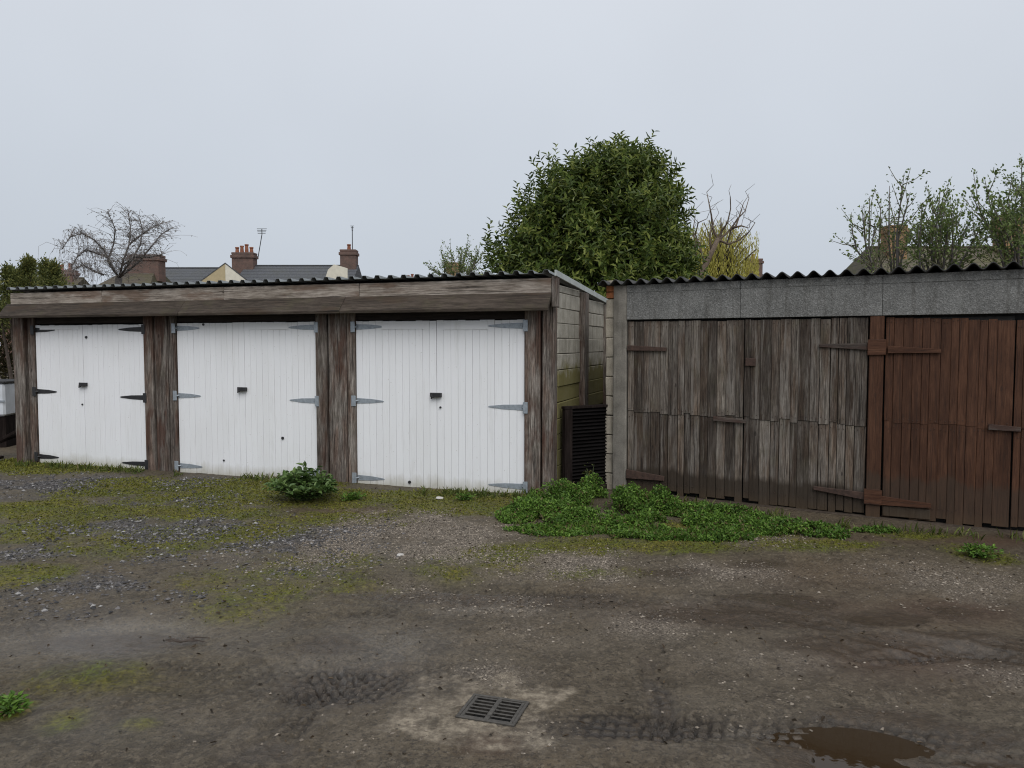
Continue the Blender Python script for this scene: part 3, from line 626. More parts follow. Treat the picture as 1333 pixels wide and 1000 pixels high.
# ------------------------------------------------------------------ louvred panel in the gap
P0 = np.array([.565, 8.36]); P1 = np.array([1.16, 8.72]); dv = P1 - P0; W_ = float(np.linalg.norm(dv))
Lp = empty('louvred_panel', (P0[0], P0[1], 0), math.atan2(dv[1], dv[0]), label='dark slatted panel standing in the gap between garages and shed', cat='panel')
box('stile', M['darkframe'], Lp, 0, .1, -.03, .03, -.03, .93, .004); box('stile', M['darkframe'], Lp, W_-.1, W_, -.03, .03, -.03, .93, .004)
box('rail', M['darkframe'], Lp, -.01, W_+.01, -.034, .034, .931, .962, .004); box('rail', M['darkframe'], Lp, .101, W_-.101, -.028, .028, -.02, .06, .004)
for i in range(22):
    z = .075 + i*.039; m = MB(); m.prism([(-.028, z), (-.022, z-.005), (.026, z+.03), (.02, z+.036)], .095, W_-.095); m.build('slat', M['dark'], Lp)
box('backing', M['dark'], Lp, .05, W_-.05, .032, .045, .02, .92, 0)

# ------------------------------------------------------------------ drain
D0 = np.array([-.2329, 3.3171]); dx_ = np.array([.2246, -.0724]); rz = math.atan2(-.0724, .2246)
DR = empty('drain_grate', (D0[0], D0[1], -.004), rz, label='rectangular iron drain grate with two rows of slots set in the yard', cat='drain')
gw, gd = .245, .205
m = MB(); m.box(-.014, gw+.014, -.014, 0, -.09, .012); m.box(-.014, gw+.014, gd, gd+.014, -.09, .012); m.box(-.014, 0, 0, gd, -.09, .0118); m.box(gw, gw+.014, 0, gd, -.09, .0118)
M['grate'] = plain('worn_iron', (.06,.055,.048), .7, .1, .4, 40, .4)
m.build('frame', M['grate'], DR, .002)
m = MB(); m.box(gw/2-.011, gw/2+.011, .001, gd-.001, -.012, .0105); m.box(.001, .016, .001, gd-.001, -.012, .010); m.box(gw-.016, gw-.001, .001, gd-.001, -.012, .010); m.build('spine', M['grate'], DR, .002)
for k in range(7):
    y = .004 + k*(gd-.02)/6.0
    box('bar', M['grate'], DR, .0165, gw/2-.0115, y, y+.0105, .0065, .0095, .001); box('bar', M['grate'], DR, gw/2+.0115, gw-.0165, y, y+.0105, .0065, .0095, .002)
box('pit_dark_plate', plain('shaft_shade', (.006,.006,.006), .9), DR, .0, gw, .0, gd, -.079, -.072, 0)  # black plate stands in for the shade down the shaft

# ------------------------------------------------------------------ loose ground stuff
def scatter(mask, n, x0, x1, y0, y1, pw=1.0):
    X = RNG.uniform(x0, x1, n); Y = y0 + (y1-y0) * RNG.random(n)**1.25; k = RNG.random(n) < mask(X, Y)**pw
    X, Y = X[k], Y[k]; h, _ = ground_height(X, Y); return X, Y, h
def pebbles(name, X, Y, Z, size, mat, label):
    n = len(X); b = np.array([(1,0,0),(0,1,0),(-1,0,0),(0,-1,0),(0,0,1),(0,0,-1)], float)
    s = size * (RNG.random(n)**2 * 1.6 + .5); J = RNG.normal(0, .18, (n, 6, 3)); a = RNG.random(n)*6.28
    V = (b[None] + J) * s[:, None, None] * np.stack([np.ones(n), RNG.uniform(.6, 1, n), RNG.uniform(.35, .7, n)], 1)[:, None, :]
    c, q = np.cos(a)[:, None], np.sin(a)[:, None]; V = np.stack([V[..., 0]*c - V[..., 1]*q, V[..., 0]*q + V[..., 1]*c, V[..., 2]], 2)
    V = V + np.stack([X, Y, Z + s*.12], 1)[:, None]
    f = np.array([(0,1,4),(1,2,4),(2,3,4),(3,0,4),(1,0,5),(2,1,5),(3,2,5),(0,3,5)])
    me = np_mesh(name, V.reshape(-1, 3), (np.arange(n)[:, None, None]*6 + f[None]).reshape(-1, 3), False)
    o = link(name, me, mat); tag(o, label, 'gravel', kind='stuff'); return o
def stone_mat(name, *st):
    m = NT(name); n = m.noise(m.obj(), 60, 3); c = m.ramp(m.isl(), *st); c = m.mix(m.mr(n, .35, .65, 0, .4), c, m.mix(1.0, c, (.5,.5,.5), 'MULTIPLY'))
    m.bs(Base_Color=c, Roughness=.6, Specular_IOR_Level=.35); return m.m
X, Y, Zg = scatter(lambda x, y: grav_mask(x, y)**1.3 * .9 * (.35 + .65*sstep(4.2, 6, y)), 330000, -3.5, 5, 3, 7.6)
pebbles('pale_gravel', X, Y, Zg, .0062, stone_mat('gravel_pale', (0, (.07,.058,.045)), (.5, (.17,.142,.112)), (.85, (.26,.22,.175)), (1, (.36,.31,.255))), 'pale brown gravel showing in patches across the yard')
X, Y, Zg = scatter(lambda x, y: dgrav_mask(x, y)**1.4 * .9, 150000, -8, 1, 4.5, 10.5)
pebbles('grey_gravel', X, Y, Zg, .010, stone_mat('gravel_grey', (0, (.028,.028,.03)), (.5, (.075,.07,.07)), (.9, (.16,.15,.15)), (1, (.34,.33,.32))), 'dark grey gravel between moss in front of the garages')
X, Y, Zg = scatter(lambda x, y: np.clip((.04 + .3*sstep(.55, .7, fbm(x, y, 3.3, 3, 131)))*sstep(2.5, 6, y), 0, 1), 15000, -4.5, 5, 2.7, 8.5)
pebbles('loose_stones', X, Y, Zg, .006, stone_mat('stone_mixed', (0, (.02,.018,.016)), (.55, (.055,.046,.038)), (.85, (.11,.092,.074)), (1, (.26,.235,.2))), 'small loose stones and crumbs of mud scattered over the yard')
X, Y, Zg = scatter(lambda x, y: moss_mask(x, y)**1.3 * sstep(2.5, 6.5, y) * .95, 480000, -9, 5.5, 2.7, 11)
n = len(X); Lm = (.0016*Y)*(.6 + RNG.random(n)) + .004 + .012*(RNG.random(n) < .05)
dirs = rdir(n, .15); dirs[:, 2] = np.abs(dirs[:, 2])*.6 + .1
o = link('moss', leaf_mesh('moss', np.stack([X, Y, Zg-.002], 1), dirs, rdir(n, 2.0), Lm, Lm*.55, .1, .1), M['mossblade'])
tag(o, 'yellow-green moss and short grass growing in patches over the yard', 'moss', kind='stuff')
# dead leaves and bits
n = 1500; X = RNG.uniform(-6, 5, n); Y = RNG.uniform(2.8, 9, n); k = ((X-.138)*.3198 + (Y-8.312)*.9475 < -.1) & ((X-1.28)*.5079 + (Y-8.486)*.8614 < -.12); X, Y = X[k], Y[k]; n = len(X)
h, _ = ground_height(X, Y); d = rdir(n); d[:, 2] *= .25
M['litter'] = foliage('dead_leaf', (.02,.015,.01), (.05,.032,.018), (.12,.085,.05), .8, .1)
tag(link('leaf_litter', leaf_mesh('leaf_litter', np.stack([X, Y, h+.006], 1), d, rdir(n, 2.5), RNG.uniform(.012, .038, n), RNG.uniform(.008, .018, n), .2, .2), M['litter']), 'dead brown leaves and twig scraps lying on the yard', 'leaf litter', kind='stuff')

# ------------------------------------------------------------------ weeds
WB = [(712,668,.42,.40,.20),(735,662,.42,.45,.26),(770,654,.22,.55,.27),(838,664,.42,.36,.25),(780,684,.62,.30,.14),(945,682,.42,.30,.15),(1030,694,.42,.22,.11),(1075,700,.2,.14,.08),(1140,694,.2,.07,.05),(925,704,.45,.14,.06),(672,672,.2,.3,.07),(735,692,.55,.18,.05),(870,700,.5,.2,.07),(990,690,.35,.3,.10),(820,690,.4,.25,.12),(900,672,.3,.25,.12)]
pts = []; hs = []
for px, py, rx, ry, hh in WB:
    c = gnd(px, py); n = int(30000*rx*ry*1.9)
    r = np.sqrt(RNG.random(n)); a = RNG.random(n)*6.283; X = c[0]+rx*r*np.cos(a); Y = c[1]+ry*r*np.sin(a)
    dens = fbm(X, Y, 3.5, 3, 141)
    b = gnd(866, 688); bare = np.exp(-(((X-b[0])/.16)**2 + ((Y-b[1])/.12)**2))
    k = (dens > .30 + .45*np.clip(r-.55, 0, 1)) & (bare < .35); X, Y, r = X[k], Y[k], r[k]
    top = .6 * hh * np.sqrt(np.clip(1-r*r, 0, 1)) * (.15 + 1.6*sstep(.25, .75, fbm(X, Y, 5.5, 3, 151))) + .015
    pts.append(np.stack([X, Y, top * RNG.random(len(X))**.55], 1))
Pw = np.concatenate(pts); k = ~(((Pw[:,0]-1.28)*.5079 + (Pw[:,1]-8.486)*.8614 > -.06) & ((Pw[:,0]-1.28)*.8614 - (Pw[:,1]-8.486)*.5079 > -.28))
k &= ~(((Pw[:,0]-.138)*.3198 + (Pw[:,1]-8.312)*.9475 > -.08) & ((Pw[:,0]-.138)*.9475 - (Pw[:,1]-8.312)*.3198 < .34)); Pw = Pw[k]
h, _ = ground_height(Pw[:,0], Pw[:,1]); Pw[:,2] += h; n = len(Pw)
d = rdir(n, .15); Lw = RNG.uniform(.014, .036, n)
tag(link('weed_patch', leaf_mesh('weed_patch', Pw, d, rdir(n, 1.3), Lw, Lw*RNG.uniform(.45, .75, n), .2, .2), M['weed']), 'bright green low weeds spreading before the gap and along the shed foot', 'weeds', kind='stuff')

# grass blades among the weeds and along the foot of the doors
GP = []
k = RNG.integers(0, len(Pw), 1600); q = Pw[k].copy(); q[:, 2] = ground_height(q[:, 0], q[:, 1])[0]; GP.append(q)
for a, b, cnt in (((30,604),(190,614),700), ((233,618),(414,626),500), ((465,636),(690,648),800), ((820,645),(1100,684),500), ((1100,686),(1333,702),160)):
    A_, B_ = gnd(*a), gnd(*b); t = RNG.random(cnt); t = t[fbm(t*9, t*0 + a[0], 1.0, 3, 171) > .42]
    x = A_[0] + (B_[0]-A_[0])*t; y = A_[1] + (B_[1]-A_[1])*t - .03 - RNG.random(len(t))**2*.22; GP.append(np.stack([x, y, ground_height(x, y)[0]], 1))
GP = np.concatenate(GP); n = len(GP); dg_ = rdir(n, 1.9); LL = RNG.uniform(.03, .11, n)
M['grass'] = foliage('grass_blade', (.05,.075,.014), (.10,.135,.024), (.19,.2,.05), .6, .25, 4.0, .5, (.17,.14,.07))
tag(link('grass', leaf_mesh('grass', GP - np.array([0, 0, .004]), dg_, rdir(n), LL, .006, .1, .35), M['grass']), 'sparse grass blades among the weeds and along the foot of the doors', 'grass', kind='stuff')

def plant(name, px, py, w_, h_, nst, nl, ls, mat, label, cat, lean=.5, group=None, seed=0, z=None):
    rr = np.random.default_rng(100+seed); c = gnd(px, py); z0 = hat(c[0], c[1]) - .01
    E_ = empty(name, (c[0], c[1], z0), label=label, cat=cat, group=group); m = MB(); LP, LD, LN, LL = [], [], [], []
    for i in range(nst):
        a = rr.random()*6.283; rad = w_/2*math.sqrt(rr.random()); hh = h_*(1-.55*(2*rad/w_)**2)*rr.uniform(.7, 1.05)
        tip = Vector((rad*math.cos(a), rad*math.sin(a)*.8, hh)); base = tip*.12; base.z = 0
        mid = base.lerp(tip, .5) + Vector((0, 0, .12*h_)); pth = [base, base.lerp(mid, .6), mid.lerp(tip, .5), tip]; m.tube(pth, [.006*h_/.3, .005*h_/.3, .004*h_/.3, .002], 4)
        for j in range(nl):
            t = .25 + .75*rr.random(); q = base.lerp(mid, t*1.4) if t < .55 else mid.lerp(tip, (t-.55)/.45)
            dd = Vector(rr.normal(size=3)); dd.z = abs(dd.z)*.5 + .1; dd.normalize(); LP.append(tuple(q + dd*.02)); LD.append(tuple(dd)); LN.append(tuple(Vector((rr.normal()*.4, rr.normal()*.4, 1)))); LL.append(ls*rr.uniform(.6, 1.3))
    m.build('stem', M['stem'], E_); LL = np.array(LL)
    link('foliage', leaf_mesh('foliage', LP, LD, LN, LL, LL*.5, .25, .25), M[mat], E_); return E_
plant('bush', 396, 652, .80, .36, 60, 26, .07, 'bushleaf', 'leafy dark green bush growing before the timber post between two white doors', 'bush', seed=1)
plant('weed_clump', 1275, 727, .30, .09, 26, 14, .035, 'weed', 'small green weed clump alone on the mud before the red-brown doors', 'weed', seed=2)
plant('weed_clump', 10, 935, .22, .07, 24, 14, .03, 'weed', 'grassy tuft alone on bare mud beyond the grey wet patch with the twig', 'weed', seed=3)
plant('weed_clump', 712, 688, .22, .09, 20, 10, .03, 'brownleaf', 'withered dark tuft at the front edge of the green weeds', 'weed', seed=4)
plant('weed_clump', 458, 652, .28, .09, 22, 12, .035, 'weed', 'low green weeds right beside the leafy bush by the middle post', 'weed', seed=5)
plant('weed_clump', 605, 652, .26, .07, 22, 12, .03, 'weed', 'low weeds growing under the door nearest the gap', 'weed', seed=6)
plant('tall_weed', 768, 640, .16, .40, 6, 8, .04, 'shrub', 'thin upright weed in front of the dark slatted panel', 'weed', seed=7)
def rock(name, px, py, r, mat, label, seed, sq=.7):
    rr = random.Random(seed); c = gnd(px, py); bm = bmesh.new(); bmesh.ops.create_icosphere(bm, subdivisions=2, radius=r)
    for v in bm.verts:
        v.co *= 1 + rr.uniform(-.16, .16); v.co.z *= sq
    me = bpy.data.meshes.new(name); bm.to_mesh(me); bm.free(); o = link(name, me, mat); o.location = (c[0], c[1], hat(c[0], c[1]) + r*sq*.55); return tag(o, label, 'stone')
rock('stone', 731, 637, .075, M['rock'], 'pale rock lying by the dark slatted panel behind the weeds', 3)
rock('stone', 521, 725, .028, M['rock'], 'small pale stone on the light gravel patch', 4, .5)
rock('stone', 572, 651, .04, M['rock'], 'flat pale stone on moss under the door nearest the gap', 5, .35)
c = gnd(235, 838); m = MB(); zc = hat(c[0], c[1]) + .02
for k in range(7):
    a = random.uniform(-.5, .5) + math.pi*(k % 2); L = random.uniform(.06, .16); m.tube([(0, 0, 0), (L*.5*math.cos(a), L*.5*math.sin(a), .012), (L*math.cos(a), L*math.sin(a), random.uniform(-.005, .02))], [.007, .005, .002], 5)
o = m.build('twig', M['bark']); o.location = (c[0], c[1], zc); tag(o, 'dark broken twig lying on the grey wet patch of ground', 'twig')

# ------------------------------------------------------------------ trees
def finish_tree(E_, trunk, twigs, tmat, wmat):
    trunk.build('trunk', M[tmat], E_, smooth=True, fix=False)
    if twigs is not None: twigs.build('crown', M[wmat], E_, fix=False)
def grow(mb, tw, p, d, L, r, lev, rr, spread=.6, up=.15, droop=0.0, tips=None, minr=.006):
    n = 4; pts = [p.copy()]; rad = [r]; q = p.copy(); dd = d.copy()
    for i in range(n):
        dd = (dd + Vector(rr.normal(size=3))*.13 + Vector((0, 0, up - droop*(i/n)))*.3).normalized(); q = q + dd*(L/n); pts.append(q.copy()); rad.append(r*(1 - .5*(i+1)/n))
    (mb if lev >= 2 else tw).tube(pts, [max(x, minr) for x in rad], 6 if lev >= 2 else 3, cap=False)
    if tips is not None and lev <= 1: tips += [(pts[k], dd.copy()) for k in (2, 3, 4)]
    if lev <= 0: return
    k = {4: 3, 3: 4, 2: 5, 1: 5}[lev] + int(rr.integers(0, 2))
    for i in range(k):
        t = .35 + .65*(i + rr.random())/k; j = min(int(t*n), n-1); b = pts[j].lerp(pts[j+1], t*n-j)
        nd = (dd + Vector(rr.normal(size=3))*spread).normalized(); grow(mb, tw, b, nd, L*rr.uniform(.5, .78), r*.5, lev-1, rr, spread, up, droop, tips, minr)

# laurel behind the gap
YL = 16.0; rr = np.random.default_rng(5)
c = at(775, 447, YL); LA = empty('laurel_tree', (c.x, YL, 0), label='big dense evergreen laurel rising behind the gap between garages and shed', cat='tree')
tr = MB()
for i in range(7):
    a = i*.9; tr.tube([(.1*math.cos(a), .1*math.sin(a), -.1), (.35*math.cos(a), .35*math.sin(a), 1.2), (.9*math.cos(a), .8*math.sin(a), 3.0), (1.1*math.cos(a), .9*math.sin(a), 4.2)], [.12, .1, .06, .02], 7)
tr.build('trunk', M['bark'], LA, smooth=True)
lob = [(795,305,74,100,1.4),(740,300,44,80,1.1),(713,330,36,60,1.0),(840,315,34,72,1.0),(812,254,32,48,.8),(778,264,30,46,.7),(676,352,18,30,.6),(868,352,20,34,.7),(780,370,100,70,1.5),(700,375,50,50,1.1),(835,390,62,95,1.1),(760,440,90,75,1.3),
    (726,268,14,24,.5),(708,294,12,24,.5),(754,240,14,22,.5),(850,240,15,26,.5),(858,275,14,25,.5),(802,218,13,18,.4),(830,226,13,18,.4),(692,318,16,22,.6),(720,300,20,24,.9),(770,290,24,22,1.3),(820,280,24,24,1.3),(760,340,26,20,1.4),(830,335,24,22,1.3)]
SP, SD = [], []; CZ = []
for px, py, rx, ry, ryy in lob:
    c0 = np.array(at(px, py, YL) - Vector((c.x, YL, 0))); ax, az = rx*YL/FPX, ry*YL/FPX; n = int(34*(ax*az)**.85) + 7
    d = rr.normal(size=(n, 3)); d[:, 1] = -np.abs(d[:, 1])*np.where(rr.random(n) < .72, 1, -1); d /= np.linalg.norm(d, axis=1, keepdims=True)
    cc = c0 + d*np.array([ax, ryy, az])*rr.uniform(.82, 1.04, n)[:, None]; CZ.append(cc)
    for q, dn in zip(cc, d):                       # a spray of shoots at each branch end
        k = int(rr.integers(6, 11)); sz = rr.uniform(.10, .22)
        o_ = rr.normal(size=(k, 3))*np.array([sz, sz, sz*.7]); SP.append(q + o_)
        w2_ = dn*.8 + np.array([0, 0, .7]) + o_/sz*.35 + rr.normal(size=(k, 3))*.18; SD.append(w2_/np.linalg.norm(w2_, axis=1, keepdims=True))
    n2_ = int(40*ax*az) + 8; d2_ = rr.normal(size=(n2_, 3)); d2_ /= np.linalg.norm(d2_, axis=1, keepdims=True)
    SP.append(c0 + d2_*np.array([ax, ryy, az])*.72); SD.append(d2_)
# leading shoots that break the outline
for px, py in [(635,285),(633,300),(637,310),(690,222),(705,214),(707,225),(705,235),(738,188),(748,196),(756,198),(775,184),(785,186),(808,170),(806,180),(815,176),(836,186),(850,205),(862,208),(872,226),(884,245),(892,268),(897,300),(905,330),(897,318),(664,268),(676,240),(650,300),(628,335),(880,236),(770,190),(795,178),(825,182),(722,206),(668,255),(683,232),(645,315),(655,290),(888,255),(893,285),(900,310)]:
    for j in range(3):
        c0 = at(px + rr.normal()*2, py + 20 + j*11, YL + rr.uniform(-.5, .5)) - Vector((c.x, YL, 0)); SP.append(np.array([c0])); SD.append(np.array([[rr.normal()*.12, 0, 1.0]]))
SP = np.concatenate(SP); SD = np.concatenate(SD); ns, kl = len(SP), 13
t = np.linspace(-.12, 1, kl)[None, :]; Ls = rr.uniform(.25, .45, ns)
Pp = SP[:, None] + SD[:, None]*(t*Ls[:, None])[..., None] - SD[:, None]*.12
a = np.arange(kl)[None]*2.4 + rr.random(ns)[:, None]*6.28
u = np.cross(SD, np.array([.3, .9, .1])); u /= np.linalg.norm(u, axis=1, keepdims=True); v = np.cross(SD, u)
side_ = u[:, None]*np.cos(a)[..., None] + v[:, None]*np.sin(a)[..., None]
dd = side_ + SD[:, None]*(.25 + .9*np.clip(t, 0, 1))[..., None] + rr.normal(size=(ns, kl, 3))*.15
LL = rr.uniform(.09, .16, ns*kl)
link('crown', leaf_mesh('crown', Pp.reshape(-1, 3), dd.reshape(-1, 3), np.repeat(SD, kl, 0) + rr.normal(size=(ns*kl, 3))*.25, LL, LL*.36, .2, .25), M['laurel'], LA)

# bare pollard with ascending limbs, willow behind it
YB = 24.0; c = at(912, 447, YB); PB = empty('bare_tree', (c.x, YB, 0), label='leaning bare tree with a few upswept limbs before the yellow willow', cat='tree')
rr = np.random.default_rng(9); tr, tw = MB(), MB()
def rel(px, py, dy=0.0): return at(px, py, YB + dy) - Vector((c.x, YB, 0))
tr.tube([Vector((-.25, 0, -.2)), rel(908, 400), rel(912, 358), rel(924, 333), rel(935, 311)], [.16, .13, .10, .085, .07], 8)
for pl in [[(935,312),(928,298),(926,280),(923,265),(920,250)],[(935,312),(945,305),(953,296),(960,285),(970,275),(975,258)],[(935,312),(940,300),(947,290),(951,272),(951,258)],[(950,300),(958,294),(963,280),(968,264)],[(935,312),(948,318),(962,313),(975,302),(983,290)],[(926,328),(924,310),(925,300),(931,285)],[(953,297),(965,294),(975,297)],[(905,340),(906,320),(902,300),(905,282)],[(918,345),(911,322),(905,305),(909,290),(920,285)]]:
    pts = [rel(x, y, rr.uniform(-.4, .4) if i else 0) for i, (x, y) in enumerate(pl)]; tr.tube(pts, np.linspace(.042, .01, len(pts)), 5)
    for q in pts[1:]:
        for j in range(1): tw.tube([q, q + Vector((rr.normal()*.12, rr.normal()*.12, .2)), q + Vector((rr.normal()*.25, rr.normal()*.2, .3 + rr.random()*.2))], [.012, .009, .005], 3)
finish_tree(PB, tr, tw, 'barktan', 'twig')
YW = 46.0; c = at(935, 447, YW); WI = empty('willow_tree', (c.x, YW, 0), label='yellow-green weeping willow behind the leaning bare tree', cat='tree')
rr = np.random.default_rng(10); tr = MB(); tr.tube([(0, 0, -.2), (.1, 0, 2.5), (0, 0, 4.5)], [.35, .28, .2], 8)
LP, LD, LL = [], [], []
for i in range(620):
    px = 932 + rr.normal()*31; px = min(max(px, 878), 985); dy = rr.uniform(-1.8, 1.8); top = 316 - 12*math.exp(-((px-937)/30)**2) + abs(px-937)*.14 + rr.uniform(-22, 34)
    a = at(px, top, YW+dy) - Vector((c.x, YW, 0)); n = 34
    if i % 8 == 0: tr.tube([(0, 0, 4.3), (a.x*.4, a.y*.5, a.z*.85), a], [.12, .06, .02], 4)
    for j in range(n):
        q = a + Vector((rr.normal()*.08, rr.normal()*.08, -j*.13)); LP.append(tuple(q)); LD.append((rr.normal()*.25, rr.normal()*.25, -1)); LL.append(rr.uniform(.14, .3))
LL = np.array(LL); tr.build('trunk', M['bark'], WI, smooth=True); link('crown', leaf_mesh('crown', LP, LD, rdir(len(LP)), LL, .042, .1, .05), M['willow'], WI)

# budding shrubs behind the shed
def bud_tree(name, px, Y, stems, label, seed, nleaf=2600, spread=.34, group=None):
    rr = np.random.default_rng(seed); c = at(px, 447, Y); E_ = empty(name, (c.x, Y, 0), label=label, cat='tree', group=group); tr, tw = MB(), MB(); tips = []
    for x, y in stems:
        t = at(x, y, Y + rr.uniform(-.7, .7)) - Vector((c.x, Y, 0)); zf = at(px, 372, Y).z; b = Vector((t.x*.22, t.y*.2, zf*rr.uniform(.85, 1.05))); m_ = b.lerp(t, .5) + Vector((rr.normal()*.12, 0, rr.normal()*.08)); tr.tube([Vector((t.x*.06, 0, -.1)), Vector((t.x*.1, 0, zf*.5)), b], [.045, .04, .028], 5)
        tr.tube([b, b.lerp(m_, .5), m_, m_.lerp(t, .6), t], [.026, .022, .017, .012, .005], 5)
        for k in range(8):
            s_ = .1 + .85*rr.random(); p = b.lerp(m_, s_/.55) if s_ < .55 else m_.lerp(t, (s_-.55)/.45)
            dd = ((t - m_).normalized() + Vector(rr.normal(size=3))*1.0).normalized(); L = rr.uniform(.3, 1.0)*(1.2-s_*.75)
            q = [p, p + dd*L*.5 + Vector((0, 0, .04)), p + dd*L + Vector((0, 0, .14))]; tw.tube(q, [.012, .008, .004], 3); tips += [(q[0].lerp(q[2], f), dd) for f in (.3, .5, .65, .8, .9, 1.0)]
        tips += [(m_.lerp(t, f), (t-m_).normalized()) for f in np.linspace(.3, 1, 16)]
    finish_tree(E_, tr, tw, 'barkgrey', 'budtwig')
    if nleaf:
        k = rr.integers(0, len(tips), nleaf); P = np.array([tips[i][0] for i in k]) + rr.normal(size=(nleaf, 3))*.035; D = np.array([tips[i][1] for i in k]) + rr.normal(size=(nleaf, 3))*.6
        LL = rr.uniform(.03, .07, nleaf); link('buds', leaf_mesh('buds', P, D, rdir(nleaf, .5), LL, LL*.6, .2, .1), M['bud'], E_)
    return E_
bud_tree('budding_tree', 1165, 14.5, [(1107,293),(1122,268),(1132,256),(1147,262),(1158,242),(1177,226),(1185,250),(1165,275),(1190,290),(1122,300),(1140,285)], 'young tree with bare upright twigs beside the tan chimney', 21, 1300)
bud_tree('budding_tree', 1222, 14.0, [(1200,268),(1212,262),(1224,250),(1232,256),(1241,270),(1252,275),(1215,290),(1235,290),(1195,290),(1265,285),(1255,300),(1200,305),(1180,300),(1275,300)], 'budding shrub thick with small green leaves beyond the shed roof', 22, 3600)
bud_tree('budding_tree', 1330, 13.5, [(1282,234),(1300,250),(1290,262),(1265,255),(1310,255),(1330,205),(1325,240),(1335,215),(1345,200),(1360,225),(1278,285),(1300,290),(1320,280),(1340,260),(1375,240)], 'tallest leafing tree, behind the red-brown end of the shed', 23, 4800)
bud_tree('small_tree', 598, 21.0, [(578,338),(590,330),(600,334),(609,322),(612,332),(618,340),(565,350),(585,345),(604,345),(622,330)], 'thin leafing shrub just showing over the garage roof beside the laurel', 24, 2000)

# birch over the left garages
YR = 30.0; c = at(150, 447, YR); BI = empty('birch_tree', (c.x, YR, 0), label='bare grey weeping birch before the hip-roofed house', cat='tree')
rr = np.random.default_rng(12); tr, tw = MB(), MB()
def relb(px, py, dy=0.0): return at(px, py, YR + dy) - Vector((c.x, YR, 0))
tr.tube([Vector((0, 0, -.2)), relb(152, 400), relb(155, 362)], [.2, .17, .13], 7)
for pl in [[(155,362),(145,345),(135,325),(122,312),(108,304),(92,308),(80,325)],[(155,362),(160,340),(168,318),(170,295),(166,272)],[(155,362),(170,340),(182,320),(186,300),(180,280)],[(155,362),(180,342),(198,320),(210,305),(226,296)],[(150,355),(140,340),(148,318),(150,298),(140,275)],[(160,345),(175,335),(195,335),(215,330)],[(135,358),(120,352),(108,345),(95,352)],[(140,335),(126,330),(112,325),(100,335),(92,350)],[(168,318),(185,305),(200,295),(212,290)]]:
    pts = [relb(x, y, rr.uniform(-.8, .8) if i else 0) for i, (x, y) in enumerate(pl)]; tr.tube(pts, np.linspace(.045, .012, len(pts)), 5)
    for a, b in zip(pts[:-1], pts[1:]):
        for j in range(30):
            q = a.lerp(b, rr.random()); L = rr.uniform(.1, .8)*(1.0 if q.x < -.3 else .35); o1 = Vector((rr.normal()*.19, rr.normal()*.25, rr.uniform(-.05, .3)))
            tw.tube([q, q + o1, q + o1*1.5 + Vector((0, 0, -L*.35)), q + o1*1.7 + Vector((rr.normal()*.08, 0, -L))], [.008, .006, .005, .004], 3, cap=False)
finish_tree(BI, tr, tw, 'barkgrey', 'birchtwig')
tv = np.array(tw.v); k = rr.integers(0, len(tv), 3800); LL = rr.uniform(.03, .075, len(k))
M['catkin'] = foliage('birch_catkin', (.10,.09,.085), (.16,.14,.12), (.22,.2,.16), .8, .2)
link('catkins', leaf_mesh('catkins', tv[k], rdir(len(k), -.6), rdir(len(k)), LL, LL*.5, .1, .1), M['catkin'], BI)

# evergreen bushes left of the garages
def leafy(name, px, Y, lobes, label, mat, n, ls, seed, cat='bush', group=None):
    rr = np.random.default_rng(seed); c = at(px, 447, Y); E_ = empty(name, (c.x, Y, 0), label=label, cat=cat, group=group); m = MB()
    P, D = [], []
    for x, y, rx, ry, dp in lobes:
        o_ = at(x, y, Y) - Vector((c.x, Y, 0)); k = max(20, int(n/len(lobes))); d = rr.normal(size=(k, 3)); d /= np.linalg.norm(d, axis=1, keepdims=True)
        P.append(np.array(o_) + d*np.array([rx*Y/FPX, dp, ry*Y/FPX])*(np.abs(rr.normal(.62, .32, k)))[:, None]); D.append(d + np.array([0, 0, .5]) + rr.normal(size=(k, 3))*.5)
        m.tube([(o_.x*.3, o_.y*.3, -.1), (o_.x*.7, o_.y, o_.z*.6), (o_.x, o_.y, o_.z)], [.05, .035, .012], 6)
    P = np.concatenate(P); D = np.concatenate(D); k = P[:, 2] > .02; P, D = P[k], D[k]; LL = ls*rr.uniform(.6, 1.4, len(P)); m.build('stem', M['bark'], E_)
    link('foliage', leaf_mesh('foliage', P, D, rdir(len(P), .6), LL, LL*.45, .2, .15), M[mat], E_); return E_
leafy('evergreen_bush', 30, 15.5, [(36,352,5,15,.2),(39,345,3,9,.15),(12,358,4,12,.2),(20,362,5,10,.2),(35,370,16,18,.5),(10,380,14,20,.6),(30,400,26,20,.7),(0,410,25,25,.7)], 'spiky evergreen shrub behind the garage roof end away from the shed', 'shrub', 14000, .05, 31)
leafy('evergreen_bush', 66, 16.5, [(59,352,4,14,.2),(71,354,4,14,.2),(66,360,5,10,.2),(63,365,14,16,.5),(72,375,14,14,.5),(60,395,20,18,.6)], 'rounded evergreen shrub below the birch twigs', 'shrub', 10000, .05, 32)
leafy('brown_hedge', -15, 16.5, [(-60,470,40,55,.5),(-20,470,40,55,.5),(10,475,30,50,.5),(35,480,30,50,.5),(-40,420,50,30,.5),(0,415,40,30,.5)], 'brownish hedge behind the white tank', 'brownleaf', 9000, .07, 33, 'hedge')
